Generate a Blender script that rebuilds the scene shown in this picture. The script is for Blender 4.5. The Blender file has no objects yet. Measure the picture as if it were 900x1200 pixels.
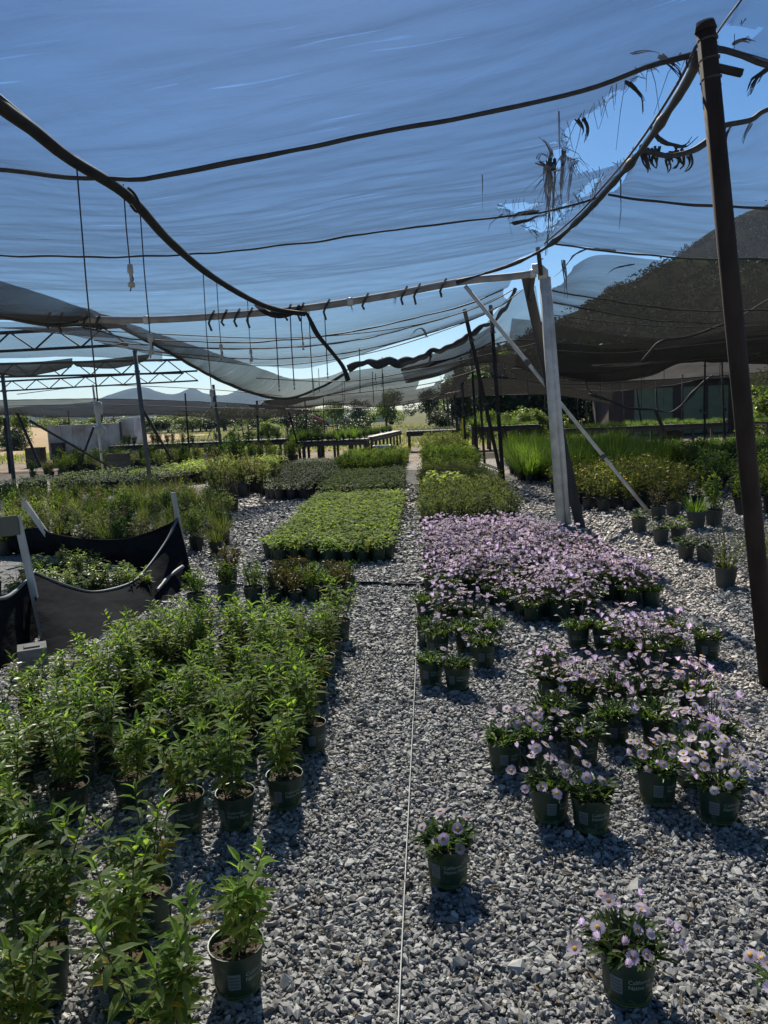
import bpy, math, random
import numpy as np
from mathutils import Vector, Matrix, noise
R = math.radians
rng = random.Random(11)
nrg = np.random.default_rng(5)
S = bpy.context.scene
COL = S.collection

# ------------------------------------------------------------------ camera frame
CAMH, FPX = 1.7, 900.0
_p, _y, _o = R(7.52), R(3.47), R(2.4)
FW = Vector((-math.sin(_y)*math.cos(_p), math.cos(_y)*math.cos(_p), -math.sin(_p)))
_r0 = Vector((math.cos(_y), math.sin(_y), 0)); _u0 = _r0.cross(FW)
RT = _r0*math.cos(_o) - _u0*math.sin(_o)
UP = _u0*math.cos(_o) + _r0*math.sin(_o)
CAM = Vector((0, 0, CAMH))

def ray(x, y):
    return FW*FPX + RT*(x-450) - UP*(y-600)
def G(x, y, z=0.0):                      # survey: where the sight line meets the ground
    d = ray(x, y); return CAM + d*((z-CAMH)/d.z)
def P(x, y, Y):                          # survey: the point of a sight line at depth Y
    d = ray(x, y); return CAM + d*(Y/d.y)
def PX(v):
    d = v-CAM; z = d.dot(FW)
    return (450+FPX*d.dot(RT)/z, 600-FPX*d.dot(UP)/z) if z > 0.05 else (-999, -999)

cd = bpy.data.cameras.new('camera'); cam = bpy.data.objects.new('camera', cd); COL.objects.link(cam)
cd.sensor_fit = 'HORIZONTAL'; cd.sensor_width = 36; cd.lens = 36; cd.clip_start = 0.05; cd.clip_end = 20000
cam.matrix_world = Matrix(((RT.x, UP.x, -FW.x, 0), (RT.y, UP.y, -FW.y, 0), (RT.z, UP.z, -FW.z, CAMH), (0, 0, 0, 1)))
S.camera = cam

# ------------------------------------------------------------------ sky, sun, colour
SUN_EL, SUN_AZ = R(44), R(-9)            # azimuth from +Y, negative to the left
w = bpy.data.worlds.new('World'); S.world = w; w.use_nodes = True
nt = w.node_tree; nt.nodes.clear()
sky = nt.nodes.new('ShaderNodeTexSky'); sky.sky_type = 'NISHITA'; sky.sun_disc = False
sky.sun_elevation = SUN_EL; sky.sun_rotation = SUN_AZ
sky.air_density = 1.0; sky.dust_density = 0.2; sky.ozone_density = 5.0
bg = nt.nodes.new('ShaderNodeBackground'); bg.inputs[1].default_value = 0.05
wo = nt.nodes.new('ShaderNodeOutputWorld')
hs = nt.nodes.new('ShaderNodeHueSaturation'); hs.inputs['Saturation'].default_value = 1.2; nt.links.new(sky.outputs[0], hs.inputs['Color']); nt.links.new(hs.outputs[0], bg.inputs[0]); nt.links.new(bg.outputs[0], wo.inputs[0])
sl = bpy.data.lights.new('sun', 'SUN'); sl.energy = 5.0; sl.angle = R(0.6); sl.color = (1, 0.91, 0.77)
so = bpy.data.objects.new('sun', sl); COL.objects.link(so)
sd = Vector((math.sin(SUN_AZ)*math.cos(SUN_EL), math.cos(SUN_AZ)*math.cos(SUN_EL), math.sin(SUN_EL)))
so.rotation_euler = sd.to_track_quat('Z', 'Y').to_euler(); so.location = (0, 0, 60)
S.view_settings.view_transform = 'Standard'; S.view_settings.look = 'None'
S.view_settings.gamma = 1; S.view_settings.use_curve_mapping = False
S.view_settings.exposure = 0.97
S.render.engine = 'CYCLES'
S.cycles.transparent_max_bounces = 24; S.cycles.max_bounces = 6
S.cycles.diffuse_bounces = 3; S.cycles.glossy_bounces = 2; S.cycles.transmission_bounces = 4
S.cycles.use_denoising = True
S.cycles.sample_clamp_indirect = 4

# ------------------------------------------------------------------ materials
MATS = {}
def new_mat(name):
    m = bpy.data.materials.new(name); m.use_nodes = True; m.node_tree.nodes.clear(); MATS[name] = m
    n = m.node_tree.nodes; o = n.new('ShaderNodeOutputMaterial'); return m, n, m.node_tree.links, o
def rgba(c): return (c[0], c[1], c[2], 1)
def ramp(n, stops):
    r = n.new('ShaderNodeValToRGB'); e = r.color_ramp.elements
    e[0].position, e[0].color = stops[0][0], rgba(stops[0][1]); e[1].position, e[1].color = stops[-1][0], rgba(stops[-1][1])
    for p, c in stops[1:-1]:
        k = e.new(p); k.color = rgba(c)
    return r
def tex(n, l, kind, scale, detail=4, coord='Object', stretch=None):
    tc = n.new('ShaderNodeTexCoord'); src = tc.outputs[coord]
    if stretch:
        mp = n.new('ShaderNodeMapping'); mp.inputs['Scale'].default_value = stretch; l.new(src, mp.inputs[0]); src = mp.outputs[0]
    t = n.new('ShaderNodeTexNoise' if kind == 'noise' else 'ShaderNodeTexVoronoi')
    t.inputs['Scale'].default_value = scale
    if kind == 'noise': t.inputs['Detail'].default_value = detail
    l.new(src, t.inputs['Vector']); return t
def solid(name, c, c2=None, rough=.6, scale=8, metal=0.0, bump=0.0, spec=.4, stretch=None, isl=False):
    m, n, l, o = new_mat(name)
    b = n.new('ShaderNodeBsdfPrincipled'); b.inputs['Roughness'].default_value = rough; b.inputs['Metallic'].default_value = metal
    b.inputs['Specular IOR Level'].default_value = spec
    c2 = c2 or tuple(v*.7 for v in c)
    t = tex(n, l, 'noise', scale, 6, 'Object', stretch)
    r = ramp(n, [(.35, c), (.68, c2)]); l.new(t.outputs[0], r.inputs[0]); l.new(r.outputs[0], b.inputs['Base Color'])
    if bump:
        bp = n.new('ShaderNodeBump'); bp.inputs['Strength'].default_value = bump; bp.inputs['Distance'].default_value = .02
        l.new(t.outputs[0], bp.inputs['Height']); l.new(bp.outputs[0], b.inputs['Normal'])
    l.new(b.outputs[0], o.inputs[0]); return m
def leafmat(name, cols, trans=.45, rough=.45, tint=(1.5, 1.45, .6), spec=.35, rare=None):
    m, n, l, o = new_mat(name)
    g = n.new('ShaderNodeNewGeometry'); oi = n.new('ShaderNodeObjectInfo')
    st = [(i/(len(cols)-1)*(.93 if rare else 1), c) for i, c in enumerate(cols)]; r = ramp(n, st+([(.955, rare)] if rare else [])); l.new(g.outputs['Random Per Island'], r.inputs[0])
    h = n.new('ShaderNodeHueSaturation'); l.new(r.outputs[0], h.inputs['Color'])
    mr = n.new('ShaderNodeMapRange'); mr.inputs[3].default_value = .72; mr.inputs[4].default_value = 1.3
    l.new(oi.outputs['Random'], mr.inputs[0]); l.new(mr.outputs[0], h.inputs['Value'])
    b = n.new('ShaderNodeBsdfPrincipled'); b.inputs['Roughness'].default_value = rough; b.inputs['Specular IOR Level'].default_value = spec
    l.new(h.outputs[0], b.inputs['Base Color'])
    t = n.new('ShaderNodeBsdfTranslucent'); mx = n.new('ShaderNodeMix'); mx.data_type = 'RGBA'; mx.blend_type = 'MULTIPLY'
    mx.inputs[0].default_value = 1; l.new(h.outputs[0], mx.inputs[6]); mx.inputs[7].default_value = rgba(tint); l.new(mx.outputs[2], t.inputs[0])
    ms = n.new('ShaderNodeMixShader'); ms.inputs[0].default_value = trans
    l.new(b.outputs[0], ms.inputs[1]); l.new(t.outputs[0], ms.inputs[2]); l.new(ms.outputs[0], o.inputs[0]); return m

def clothmat(name, t0, col=(.025, .027, .03), streak=1.0, tr=(.03, .032, .036), tint=(.90, .95, 1.0)):
    """knitted net: what shows through depends on the thread density and on how obliquely it is crossed"""
    m, n, l, o = new_mat(name)
    uv = n.new('ShaderNodeUVMap'); uv.uv_map = 'UVMap'
    def tx(sc, st, det=3, rot=0.0, dist=0.0):
        mp = n.new('ShaderNodeMapping'); mp.inputs['Scale'].default_value = st; mp.inputs['Rotation'].default_value = (0, 0, rot); l.new(uv.outputs[0], mp.inputs[0])
        t = n.new('ShaderNodeTexNoise'); t.inputs['Scale'].default_value = sc; t.inputs['Detail'].default_value = det; t.inputs['Distortion'].default_value = dist
        l.new(mp.outputs[0], t.inputs['Vector']); return t
    def mth(op, a, b=None, clamp=False):
        q = n.new('ShaderNodeMath'); q.operation = op; q.use_clamp = clamp
        for i, v in enumerate((a, b)):
            if v is None: continue
            if isinstance(v, (int, float)): q.inputs[i].default_value = v
            else: l.new(v, q.inputs[i])
        return q.outputs[0]
    broad = tx(.55, (1, 2.0, 1), 4, .1)                   # bunched and stretched areas
    fine = tx(8, (.5, 5, 1), 5, .08)                      # pulled threads along the length
    fold = tx(2.3, (.7, 2.4, 1), 5, .22, .8)               # folds and wrinkles
    crease = tx(2.2, (2.4, .8, 1), 4, -.5, .4)
    slit = tx(2.2, (.6, 14, 1), 2, .07); gate = tx(.8, (1, 1.4, 1), 2)
    hgt = mth('ADD', mth('MULTIPLY', fold.outputs[0], .8), mth('MULTIPLY', crease.outputs[0], .8))
    bp = n.new('ShaderNodeBump'); bp.inputs['Strength'].default_value = 1; bp.inputs['Distance'].default_value = .013; l.new(hgt, bp.inputs['Height'])
    ge = n.new('ShaderNodeNewGeometry'); dp = n.new('ShaderNodeVectorMath'); dp.operation = 'DOT_PRODUCT'; l.new(bp.outputs[0], dp.inputs[0]); l.new(ge.outputs['Incoming'], dp.inputs[1])
    ex = mth('DIVIDE', 1.0, mth('ADD', mth('ABSOLUTE', dp.outputs['Value']), .25))
    dens = mth('ADD', mth('ADD', .74, mth('MULTIPLY', broad.outputs[0], .34)), mth('MULTIPLY', fine.outputs[0], .18))
    T = mth('POWER', t0, mth('MULTIPLY', ex, dens))
    s1 = mth('MULTIPLY', mth('SUBTRACT', slit.outputs[0], .65), 26, True); s2 = mth('MULTIPLY', mth('SUBTRACT', gate.outputs[0], .5), 9, True)
    T = mth('ADD', T, mth('MULTIPLY', mth('MULTIPLY', s1, s2), .34*streak), True)
    tp = n.new('ShaderNodeBsdfTransparent'); tp.inputs[0].default_value = rgba(tint)
    d = n.new('ShaderNodeBsdfDiffuse'); d.inputs[0].default_value = rgba(col)
    t = n.new('ShaderNodeBsdfTranslucent'); t.inputs[0].default_value = rgba(tr); l.new(bp.outputs[0], d.inputs['Normal']); l.new(bp.outputs[0], t.inputs['Normal'])
    a = n.new('ShaderNodeMixShader'); a.inputs[0].default_value = .6; l.new(d.outputs[0], a.inputs[1]); l.new(t.outputs[0], a.inputs[2])
    ms = n.new('ShaderNodeMixShader'); l.new(T, ms.inputs[0]); l.new(a.outputs[0], ms.inputs[1]); l.new(tp.outputs[0], ms.inputs[2])
    l.new(ms.outputs[0], o.inputs[0]); return m

M_cloth = clothmat('shade_net', .68, col=(.03, .034, .042), tr=(.045, .052, .068))
M_cloth_thin = clothmat('shade_net_far', .70)
M_cloth_dense = clothmat('shade_net_double', .26, col=(.022, .021, .02), tr=(.016, .016, .015), streak=.5, tint=(1, 1, 1))
M_cloth_dark = clothmat('shade_net_dark', .58, col=(.022, .022, .023), tr=(.02, .02, .02), streak=.6, tint=(.97, .98, 1))
M_cloth_black = clothmat('shade_net_black', .46, col=(.02, .02, .021), tr=(.016, .016, .016), streak=.9, tint=(.97, .98, 1))
M_cloth_veil = clothmat('shade_net_veil', .50, col=(.02, .02, .02), tr=(.016, .016, .016), streak=.6, tint=(.97, .98, 1))
M_band = solid('seam_webbing', (.035, .037, .04), (.06, .06, .06), .8, 20)
M_rope = solid('dark_cable', (.03, .03, .032), (.055, .052, .05), .6, 30)
M_black_poly = solid('black_poly_pipe', (.018, .018, .02), (.032, .031, .03), .6, 14, spec=.15)
M_white_pvc = solid('weathered_white_paint', (.62, .62, .6), (.42, .41, .38), .5, 6, bump=.1)
M_galv = solid('galvanised_steel', (.12, .125, .13), (.075, .08, .085), .7, 9, spec=.2)
M_railgrey = solid('shaded_white_pipe', (.36, .35, .33), (.22, .21, .20), .65, 5, spec=.2)  # white rail greyed in its colour to stand for the shaded underside
M_darksteel = solid('dark_steel_post', (.022, .022, .025), (.045, .038, .033), .7, 12, spec=.2)
M_brownpost = solid('brown_rusty_pole', (.026, .02, .018), (.05, .036, .03), .75, 9, spec=.15, bump=.15, stretch=(1, 1, .3))
M_timber = solid('dark_timber', (.035, .032, .03), (.06, .055, .05), .8, 14, bump=.3, stretch=(1, 1, .1))
M_stake = solid('pale_wood_stake', (.55, .54, .50), (.36, .34, .31), .75, 12, stretch=(1, 1, .15))
def potmat(name, c, c2):
    m = solid(name, c, c2, .42, 6); n, l = m.node_tree.nodes, m.node_tree.links; b = next(q for q in n if q.type == 'BSDF_PRINCIPLED'); src = b.inputs['Base Color'].links[0].from_socket
    tc = n.new('ShaderNodeTexCoord'); sx = n.new('ShaderNodeSeparateXYZ'); l.new(tc.outputs['Object'], sx.inputs[0]); oi = n.new('ShaderNodeObjectInfo')
    ad = n.new('ShaderNodeVectorMath'); l.new(tc.outputs['Object'], ad.inputs[0]); cb = n.new('ShaderNodeCombineXYZ'); mu = n.new('ShaderNodeMath'); mu.operation = 'MULTIPLY'; mu.inputs[1].default_value = 37; l.new(oi.outputs['Random'], mu.inputs[0]); l.new(mu.outputs[0], cb.inputs[0]); l.new(cb.outputs[0], ad.inputs[1])
    t = n.new('ShaderNodeTexNoise'); t.inputs['Scale'].default_value = 28; t.inputs['Detail'].default_value = 7; l.new(ad.outputs[0], t.inputs['Vector'])
    mr = n.new('ShaderNodeMapRange'); mr.inputs[1].default_value = 0; mr.inputs[2].default_value = .07; mr.inputs[3].default_value = .17; mr.inputs[4].default_value = -.02; l.new(sx.outputs[2], mr.inputs[0])
    s = n.new('ShaderNodeMath'); s.operation = 'ADD'; l.new(t.outputs[0], s.inputs[0]); l.new(mr.outputs[0], s.inputs[1])
    r = n.new('ShaderNodeMapRange'); r.inputs[1].default_value = .60; r.inputs[2].default_value = .74; r.inputs[4].default_value = .6; l.new(s.outputs[0], r.inputs[0])
    mx = n.new('ShaderNodeMix'); mx.data_type = 'RGBA'; l.new(r.outputs[0], mx.inputs[0]); l.new(src, mx.inputs[6]); mx.inputs[7].default_value = (.16, .145, .12, 1); l.new(mx.outputs[2], b.inputs['Base Color']); return m
M_pot = potmat('dark_green_pot_plastic', (.014, .036, .022), (.018, .045, .026))
M_potblack = solid('black_pot_plastic', (.016, .02, .02), (.028, .032, .032), .42, 6)
M_olive = solid('olive_print', (.11, .15, .045), (.13, .17, .06), .42, 20)
M_ink = solid('pale_print', (.26, .33, .28), (.22, .28, .24), .5, 30)
M_sticker = solid('sticker_paper', (.13, .17, .185), (.09, .12, .13), .5, 40)
M_stickerink = solid('sticker_ink', (.05, .06, .08), (.06, .07, .09), .5, 30)
M_potgrey = solid('grey_pot_plastic', (.055, .06, .06), (.08, .085, .08), .6, 6)
M_soil = solid('potting_bark', (.05, .035, .025), (.14, .10, .07), .95, 60, bump=.8)
M_leaf = leafmat('shrub_leaf', [(.085, .14, .036), (.12, .185, .05), (.22, .27, .11)], .57, .32, spec=.6, rare=(.24, .20, .05), tint=(1.95, 1.75, .6))
M_leaf2 = leafmat('tip_leaf', [(.15, .25, .045), (.20, .30, .06)], .56, .4)
M_stem = solid('green_stem', (.06, .07, .03), (.07, .05, .03), .7, 20)
M_daisyleaf = leafmat('daisy_leaf', [(.04, .075, .02), (.065, .115, .03), (.095, .14, .04)], .42, .38)
M_petal = leafmat('lavender_petal', [(.50, .42, .56), (.60, .50, .62), (.74, .66, .72)], .5, .6, tint=(1.1, 1, 1.15), spec=.2)
M_petalpale = leafmat('pale_pink_petal', [(.74, .60, .73), (.84, .75, .80), (.88, .83, .84)], .5, .6, tint=(1.1, 1, 1.1), spec=.2)
M_disc = solid('flower_disc', (.62, .36, .03), (.45, .25, .03), .8, 200)
M_discbrown = solid('spent_flower', (.30, .14, .04), (.40, .22, .06), .9, 100)
M_yellow = leafmat('yellow_flower', [(.62, .46, .08), (.7, .56, .2)], .4, .6, tint=(1.1, 1.05, .6))
M_lime = leafmat('lime_leaf', [(.12, .19, .028), (.18, .26, .045), (.26, .33, .08)], .55, .65, spec=.15)
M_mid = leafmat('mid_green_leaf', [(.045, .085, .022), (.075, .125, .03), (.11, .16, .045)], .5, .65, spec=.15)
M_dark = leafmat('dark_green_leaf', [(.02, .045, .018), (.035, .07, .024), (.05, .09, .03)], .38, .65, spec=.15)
M_sage = leafmat('sage_leaf', [(.075, .105, .055), (.11, .14, .07), (.17, .19, .085)], .42, .65, spec=.15)
M_grassy = leafmat('grassy_blade', [(.05, .08, .022), (.08, .11, .032), (.13, .13, .05)], .45, .65, spec=.15)
M_tallgrass = leafmat('tall_green_blade', [(.05, .105, .02), (.075, .14, .03), (.105, .17, .045)], .48, .6, spec=.15)
M_bronze = leafmat('bronze_leaf', [(.06, .05, .025), (.10, .075, .03), (.07, .09, .03)], .4, .45)
M_dry = leafmat('dry_twig_leaf', [(.10, .08, .055), (.16, .13, .08), (.10, .11, .05)], .3, .6)
M_treelf = leafmat('tree_leaf', [(.055, .095, .025), (.09, .14, .035), (.13, .18, .05)], .45, .5)
M_treedk = leafmat('conifer_leaf', [(.015, .03, .016), (.025, .045, .02), (.035, .06, .025)], .25, .5)
M_chap = leafmat('chaparral_leaf', [(.022, .038, .013), (.034, .052, .018), (.05, .058, .024)], .06, .8, spec=.1)
M_bark = solid('bark', (.11, .085, .065), (.06, .05, .04), .9, 12, bump=.4)
M_fabric = solid('black_weed_fabric', (.006, .007, .009), (.013, .014, .017), .85, 4, spec=.05, bump=1.0, stretch=(1, 1, 2.2))
M_hem = solid('fabric_hem', (.16, .165, .165), (.10, .105, .11), .5, 12)
M_sign = solid('olive_grey_board', (.115, .12, .09), (.09, .095, .075), .6, 4)
M_conc = solid('concrete_block', (.20, .195, .185), (.12, .12, .115), .9, 12, bump=.4)
M_bench = solid('bench_grey_wood', (.06, .053, .046), (.105, .095, .085), .85, 9, stretch=(.2, 1, 1))
M_tray = solid('black_tray', (.02, .02, .022), (.035, .035, .035), .5, 8)
M_wpanel = solid('stained_white_panel', (.62, .63, .64), (.33, .27, .23), .6, 1.3)
M_greenwall = solid('pale_green_siding', (.17, .21, .13), (.13, .17, .11), .8, 3)
M_shedwall = solid('dark_brown_siding', (.07, .05, .045), (.05, .038, .035), .8, 4)
M_roof = solid('grey_sheet_roof', (.10, .095, .09), (.14, .13, .12), .7, 4)
M_ysticky = solid('yellow_sticky_card', (.85, .62, .02), (.8, .55, .02), .5, 10)
M_string = solid('white_string', (.62, .62, .58), (.5, .5, .46), .8, 30)
M_crate = solid('blue_grey_crate', (.22, .27, .32), (.18, .22, .27), .6, 5)
M_whitebox = solid('white_plastic', (.66, .66, .64), (.5, .5, .48), .5, 5)
M_car = solid('car_paint', (.45, .46, .48), (.40, .41, .43), .25, 3)
M_carred = solid('red_brown_car_paint', (.30, .06, .05), (.25, .05, .05), .25, 3)
M_glass = solid('dark_glass', (.03, .035, .04), (.04, .045, .05), .08, 3, spec=.6)
M_tyre = solid('tyre_rubber', (.02, .02, .02), (.03, .03, .03), .8, 20)

# ------------------------------------------------------------------ mesh building
class MB:
    def __init__(s): s.v, s.f, s.m, s.uv = [], [], [], None
    def add(s, vs, fs, mi=0):
        o = len(s.v); s.v.extend([tuple(p) for p in vs])
        for f in fs: s.f.append(tuple(i+o for i in f)); s.m.append(mi)
    def box(s, c, d, mi=0, rot=None, taper=1.0):
        c = Vector(c); vs = []
        for z in (-1, 1):
            k = taper if z > 0 else 1
            for x, y in ((-1, -1), (1, -1), (1, 1), (-1, 1)):
                p = Vector((x*d[0]/2*k, y*d[1]/2*k, z*d[2]/2))
                if rot is not None: p = rot @ p
                vs.append(c+p)
        s.add(vs, [(3, 2, 1, 0), (4, 5, 6, 7), (0, 1, 5, 4), (1, 2, 6, 5), (2, 3, 7, 6), (3, 0, 4, 7)], mi)
    def bar(s, a, b, wd, th, mi=0, up=Vector((0, 1, 0))):
        a, b = Vector(a), Vector(b); z = (b-a).normalized(); x = up.cross(z)
        if x.length < 1e-4: x = Vector((1, 0, 0)).cross(z)
        x.normalize(); y = z.cross(x)
        s.box((a+b)/2, (wd, th, (b-a).length), mi, Matrix((x, y, z)).transposed())
    def tube(s, pts, r, n=6, mi=0, cap=True):
        pts = [Vector(p) for p in pts]; rr = r if isinstance(r, (list, tuple)) else [r]*len(pts); vs, fs = [], []
        prev = None
        for i, p in enumerate(pts):
            t = (pts[min(i+1, len(pts)-1)]-pts[max(i-1, 0)]).normalized()
            x = (Vector((0, 0, 1)).cross(t) if prev is None else prev - t*prev.dot(t))
            if x.length < 1e-3: x = Vector((1, 0, 0)).cross(t)
            x.normalize(); prev = x; y = t.cross(x)
            for k in range(n):
                a = 2*math.pi*k/n; vs.append(p + x*(rr[i]*math.cos(a)) + y*(rr[i]*math.sin(a)))
        for i in range(len(pts)-1):
            for k in range(n):
                fs.append((i*n+k, i*n+(k+1) % n, (i+1)*n+(k+1) % n, (i+1)*n+k))
        if cap: fs.append(tuple(range(n-1, -1, -1))); fs.append(tuple((len(pts)-1)*n+k for k in range(n)))
        s.add(vs, fs, mi)
    def lathe(s, prof, n=24, mi=0, c=(0, 0, 0)):
        vs, fs = [], []
        for r, z in prof:
            for k in range(n):
                a = 2*math.pi*k/n; vs.append((c[0]+r*math.cos(a), c[1]+r*math.sin(a), c[2]+z))
        for i in range(len(prof)-1):
            for k in range(n): fs.append((i*n+k, i*n+(k+1) % n, (i+1)*n+(k+1) % n, (i+1)*n+k))
        s.add(vs, fs, mi)
    def leaf(s, p, d, L, W, nrm, droop=.2, fold=.15, mi=0):
        """pointed folded leaf with a curved midrib: 8 faces"""
        p, d = Vector(p), Vector(d).normalized(); side = d.cross(nrm)
        if side.length < 1e-4: side = d.cross(Vector((1, .3, .2)))
        side.normalize(); nn = side.cross(d)
        def mid(t): return p + d*(L*t) + nn*(-droop*L*t*t)
        def sd(t, wv, sg): return mid(t) + side*(sg*W*wv/2) + nn*(fold*W*wv)
        vs = [mid(0), mid(.35), mid(.7), mid(1), sd(.35, 1, 1), sd(.7, .75, 1), sd(.35, 1, -1), sd(.7, .75, -1)]
        s.add(vs, [(0, 4, 1), (1, 4, 5, 2), (2, 5, 3), (0, 1, 6), (1, 2, 7, 6), (2, 3, 7)], mi)
    def blade(s, p, d, L, W, bend, mi=0, n=3):
        p, d = Vector(p), Vector(d).normalized(); h = Vector((d.x, d.y, 0))
        h = h.normalized() if h.length > 1e-3 else Vector((1, 0, 0)); side = Vector((-h.y, h.x, 0)); vs, fs = [], []
        for i in range(n+1):
            t = i/n; c = p + d*(L*t) + (h*.5-Vector((0, 0, .55)))*(bend*L*t*t); wv = W*(1-t)**.7/2 + W*.04
            vs += [c+side*wv, c-side*wv]
        for i in range(n): fs.append((2*i, 2*i+1, 2*i+3, 2*i+2))
        s.add(vs, fs, mi)
    def card(s, p, d, nrm, L, W, mi=0):
        p, d = Vector(p), Vector(d).normalized(); sd = d.cross(nrm)
        if sd.length < 1e-4: sd = Vector((1, 0, 0))
        sd.normalize()
        s.add([p, p+d*(L*.5)+sd*(W*.5), p+d*L, p+d*(L*.5)-sd*(W*.5)], [(0, 1, 2, 3)], mi)
    def mesh(s, name, mats, smooth=False):
        me = bpy.data.meshes.new(name); me.from_pydata(s.v, [], s.f)
        for m in mats: me.materials.append(m)
        if len(mats) > 1: me.polygons.foreach_set('material_index', s.m)
        if smooth: me.polygons.foreach_set('use_smooth', [True]*len(s.f))
        me.update(); return me
    def build(s, name, mats, parent=None, smooth=False):
        if not isinstance(mats, (list, tuple)): mats = [mats]
        return put(name, s.mesh(name, mats, smooth), parent)

def put(name, me, parent=None):
    o = bpy.data.objects.new(name, me); COL.objects.link(o)
    if parent is not None: o.parent = parent
    return o
def tag(o, label, cat, group=None, kind=None):
    if label: o['label'] = label
    if cat: o['category'] = cat
    if group: o['group'] = group
    if kind: o['kind'] = kind
    return o
def thing(name, label, cat, loc=(0, 0, 0), rz=0.0, group=None, sc=1.0):
    o = bpy.data.objects.new(name, None); COL.objects.link(o); o.empty_display_size = .1
    o.location = loc; o.rotation_euler = (0, 0, rz); o.scale = (sc, sc, sc); return tag(o, label, cat, group)
def rv(a=1.0): return Vector((rng.gauss(0, a), rng.gauss(0, a), rng.gauss(0, a)))
def dirv(az, el): return Vector((math.cos(az)*math.cos(el), math.sin(az)*math.cos(el), math.sin(el)))
def U(a, b): return rng.uniform(a, b)

def resample(pts, n):
    pts = [Vector(p) for p in pts]
    # smooth the traced polyline with Catmull-Rom, then walk it by arc length
    dense = []
    for i in range(len(pts)-1):
        p0, p1, p2, p3 = pts[max(i-1, 0)], pts[i], pts[i+1], pts[min(i+2, len(pts)-1)]
        for k in range(10):
            t = k/10; dense.append(.5*((2*p1)+(p2-p0)*t+(2*p0-5*p1+4*p2-p3)*t*t+(3*p1-p0-3*p2+p3)*t**3))
    dense.append(pts[-1]); L = [0]
    for a, b in zip(dense, dense[1:]): L.append(L[-1]+(b-a).length)
    out, j = [], 0
    for i in range(n):
        s = L[-1]*i/(n-1)
        while j < len(L)-2 and L[j+1] < s: j += 1
        t = (s-L[j])/max(L[j+1]-L[j], 1e-9); out.append(dense[j].lerp(dense[j+1], min(max(t, 0), 1)))
    return out
def trace(pts, Y=None): return [P(p[0], p[1], p[2] if len(p) > 2 else Y) for p in pts]

def inpoly(x, y, poly):
    c = False; j = len(poly)-1
    for i in range(len(poly)):
        xi, yi = poly[i]; xj, yj = poly[j]
        if (yi > y) != (yj > y) and x < (xj-xi)*(y-yi)/(yj-yi)+xi: c = not c
        j = i
    return c

def cloth(name, label, rows, nu, nv, mat, sag=.05, wr=.03, holes=(), seams=(), seam_r=.02, bandmat=None, rough=0.02, fr=1.0):
    """sagging net stretched over cables: rows are curves from left to right, nv strips between each two"""
    C = [resample(r, nu) for r in rows]; n = len(C); grid = []
    for i in range(n-1):
        for k in range(nv + (1 if i == n-2 else 0)):
            t = k/nv; row = []
            for u in range(nu):
                p0, p1, p2, p3 = C[max(i-1, 0)][u], C[i][u], C[i+1][u], C[min(i+2, n-1)][u]
                c = p1.lerp(p2, t)*.55 + .45*.5*((2*p1)+(p2-p0)*t+(2*p0-5*p1+4*p2-p3)*t*t+(3*p1-p0-3*p2+p3)*t**3)
                c = c - Vector((0, 0, sag*4*t*(1-t)))
                e = math.sin(math.pi*t)
                q = noise.noise(Vector((c.x*.9, c.y*2.6, 1.7)))*.6 + noise.noise(Vector((c.x*2.2, c.y*7, 5.1)))*.3
                row.append(c + Vector((0, 0, wr*q*(.35+.65*e))))
            grid.append(row)
    H = len(grid); vs = [p for r in grid for p in r]; fs, gone = [], set()
    for a in range(H-1):
        for b in range(nu-1):
            q = (a*nu+b, a*nu+b+1, (a+1)*nu+b+1, (a+1)*nu+b)
            c = (vs[q[0]]+vs[q[2]])/2
            if holes:
                x, y = PX(c); sc = FPX/max(c.y, 1)*fr
                x += noise.noise(c*3.1)*.07*sc + noise.noise(c*11)*rough*2.2*sc; y += noise.noise(c*3.1+Vector((9, 3, 1)))*.07*sc + noise.noise(c*11+Vector((4, 4, 4)))*rough*2.2*sc
                if any(inpoly(x, y, h) for h in holes): gone.add((a, b)); continue
            fs.append(q)
    me = bpy.data.meshes.new(name); me.from_pydata(vs, [], fs); me.materials.append(mat)
    uvl = me.uv_layers.new(name='UVMap')
    lu = np.zeros(len(me.loops), dtype=np.int32); me.loops.foreach_get('vertex_index', lu)
    co = np.array([(p.x, p.y) for p in vs]); uvl.data.foreach_set('uv', co[lu].ravel())
    me.polygons.foreach_set('use_smooth', [True]*len(fs)); me.update()
    o = put(name, me); tag(o, label, 'shade cloth')
    if gone:
        mb = MB()
        for a, b in sorted(gone):
            nb = [(da, db) for da, db in ((1, 0), (-1, 0), (0, 1), (0, -1)) if (a+da, b+db) not in gone and 0 <= a+da < H-1 and 0 <= b+db < nu-1]
            if not nb or rng.random() > .55*fr: continue
            da, db = nb[0]; p = vs[(a+da)*nu+b+db]; q = vs[a*nu+b]; d = (q-p); d = d.normalized() if d.length > 1e-5 else Vector((0, 0, -1))
            L = (U(.03, .10) if rng.random() < .8 else U(.12, .3))*fr; d = (d*U(.4, 1)+Vector((U(-.4, .4), U(-.3, .3), U(-1.3, .1)))).normalized()
            mb.tube([p-d*.03, p+d*L*.4+rv(.006), p+d*L+Vector((0, 0, -L*U(.1, .6)))], [U(.0016, .004), .002, .0012], 3)
        ob = mb.build('fringe', M_band, o); ob['kind'] = 'stuff'
    for i in seams:
        mb = MB(); pts = []
        for p in resample(rows[i], 90):
            pts.append(p + Vector((noise.noise(p*2)*.012, 0, -.012+noise.noise(p*3.3)*.014)))
        mb.tube(pts, [seam_r*(.75+.5*abs(noise.noise(p*1.7))) for p in pts], 5); mb.build('seam_band', bandmat or M_band, o, True)
    return o

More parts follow.
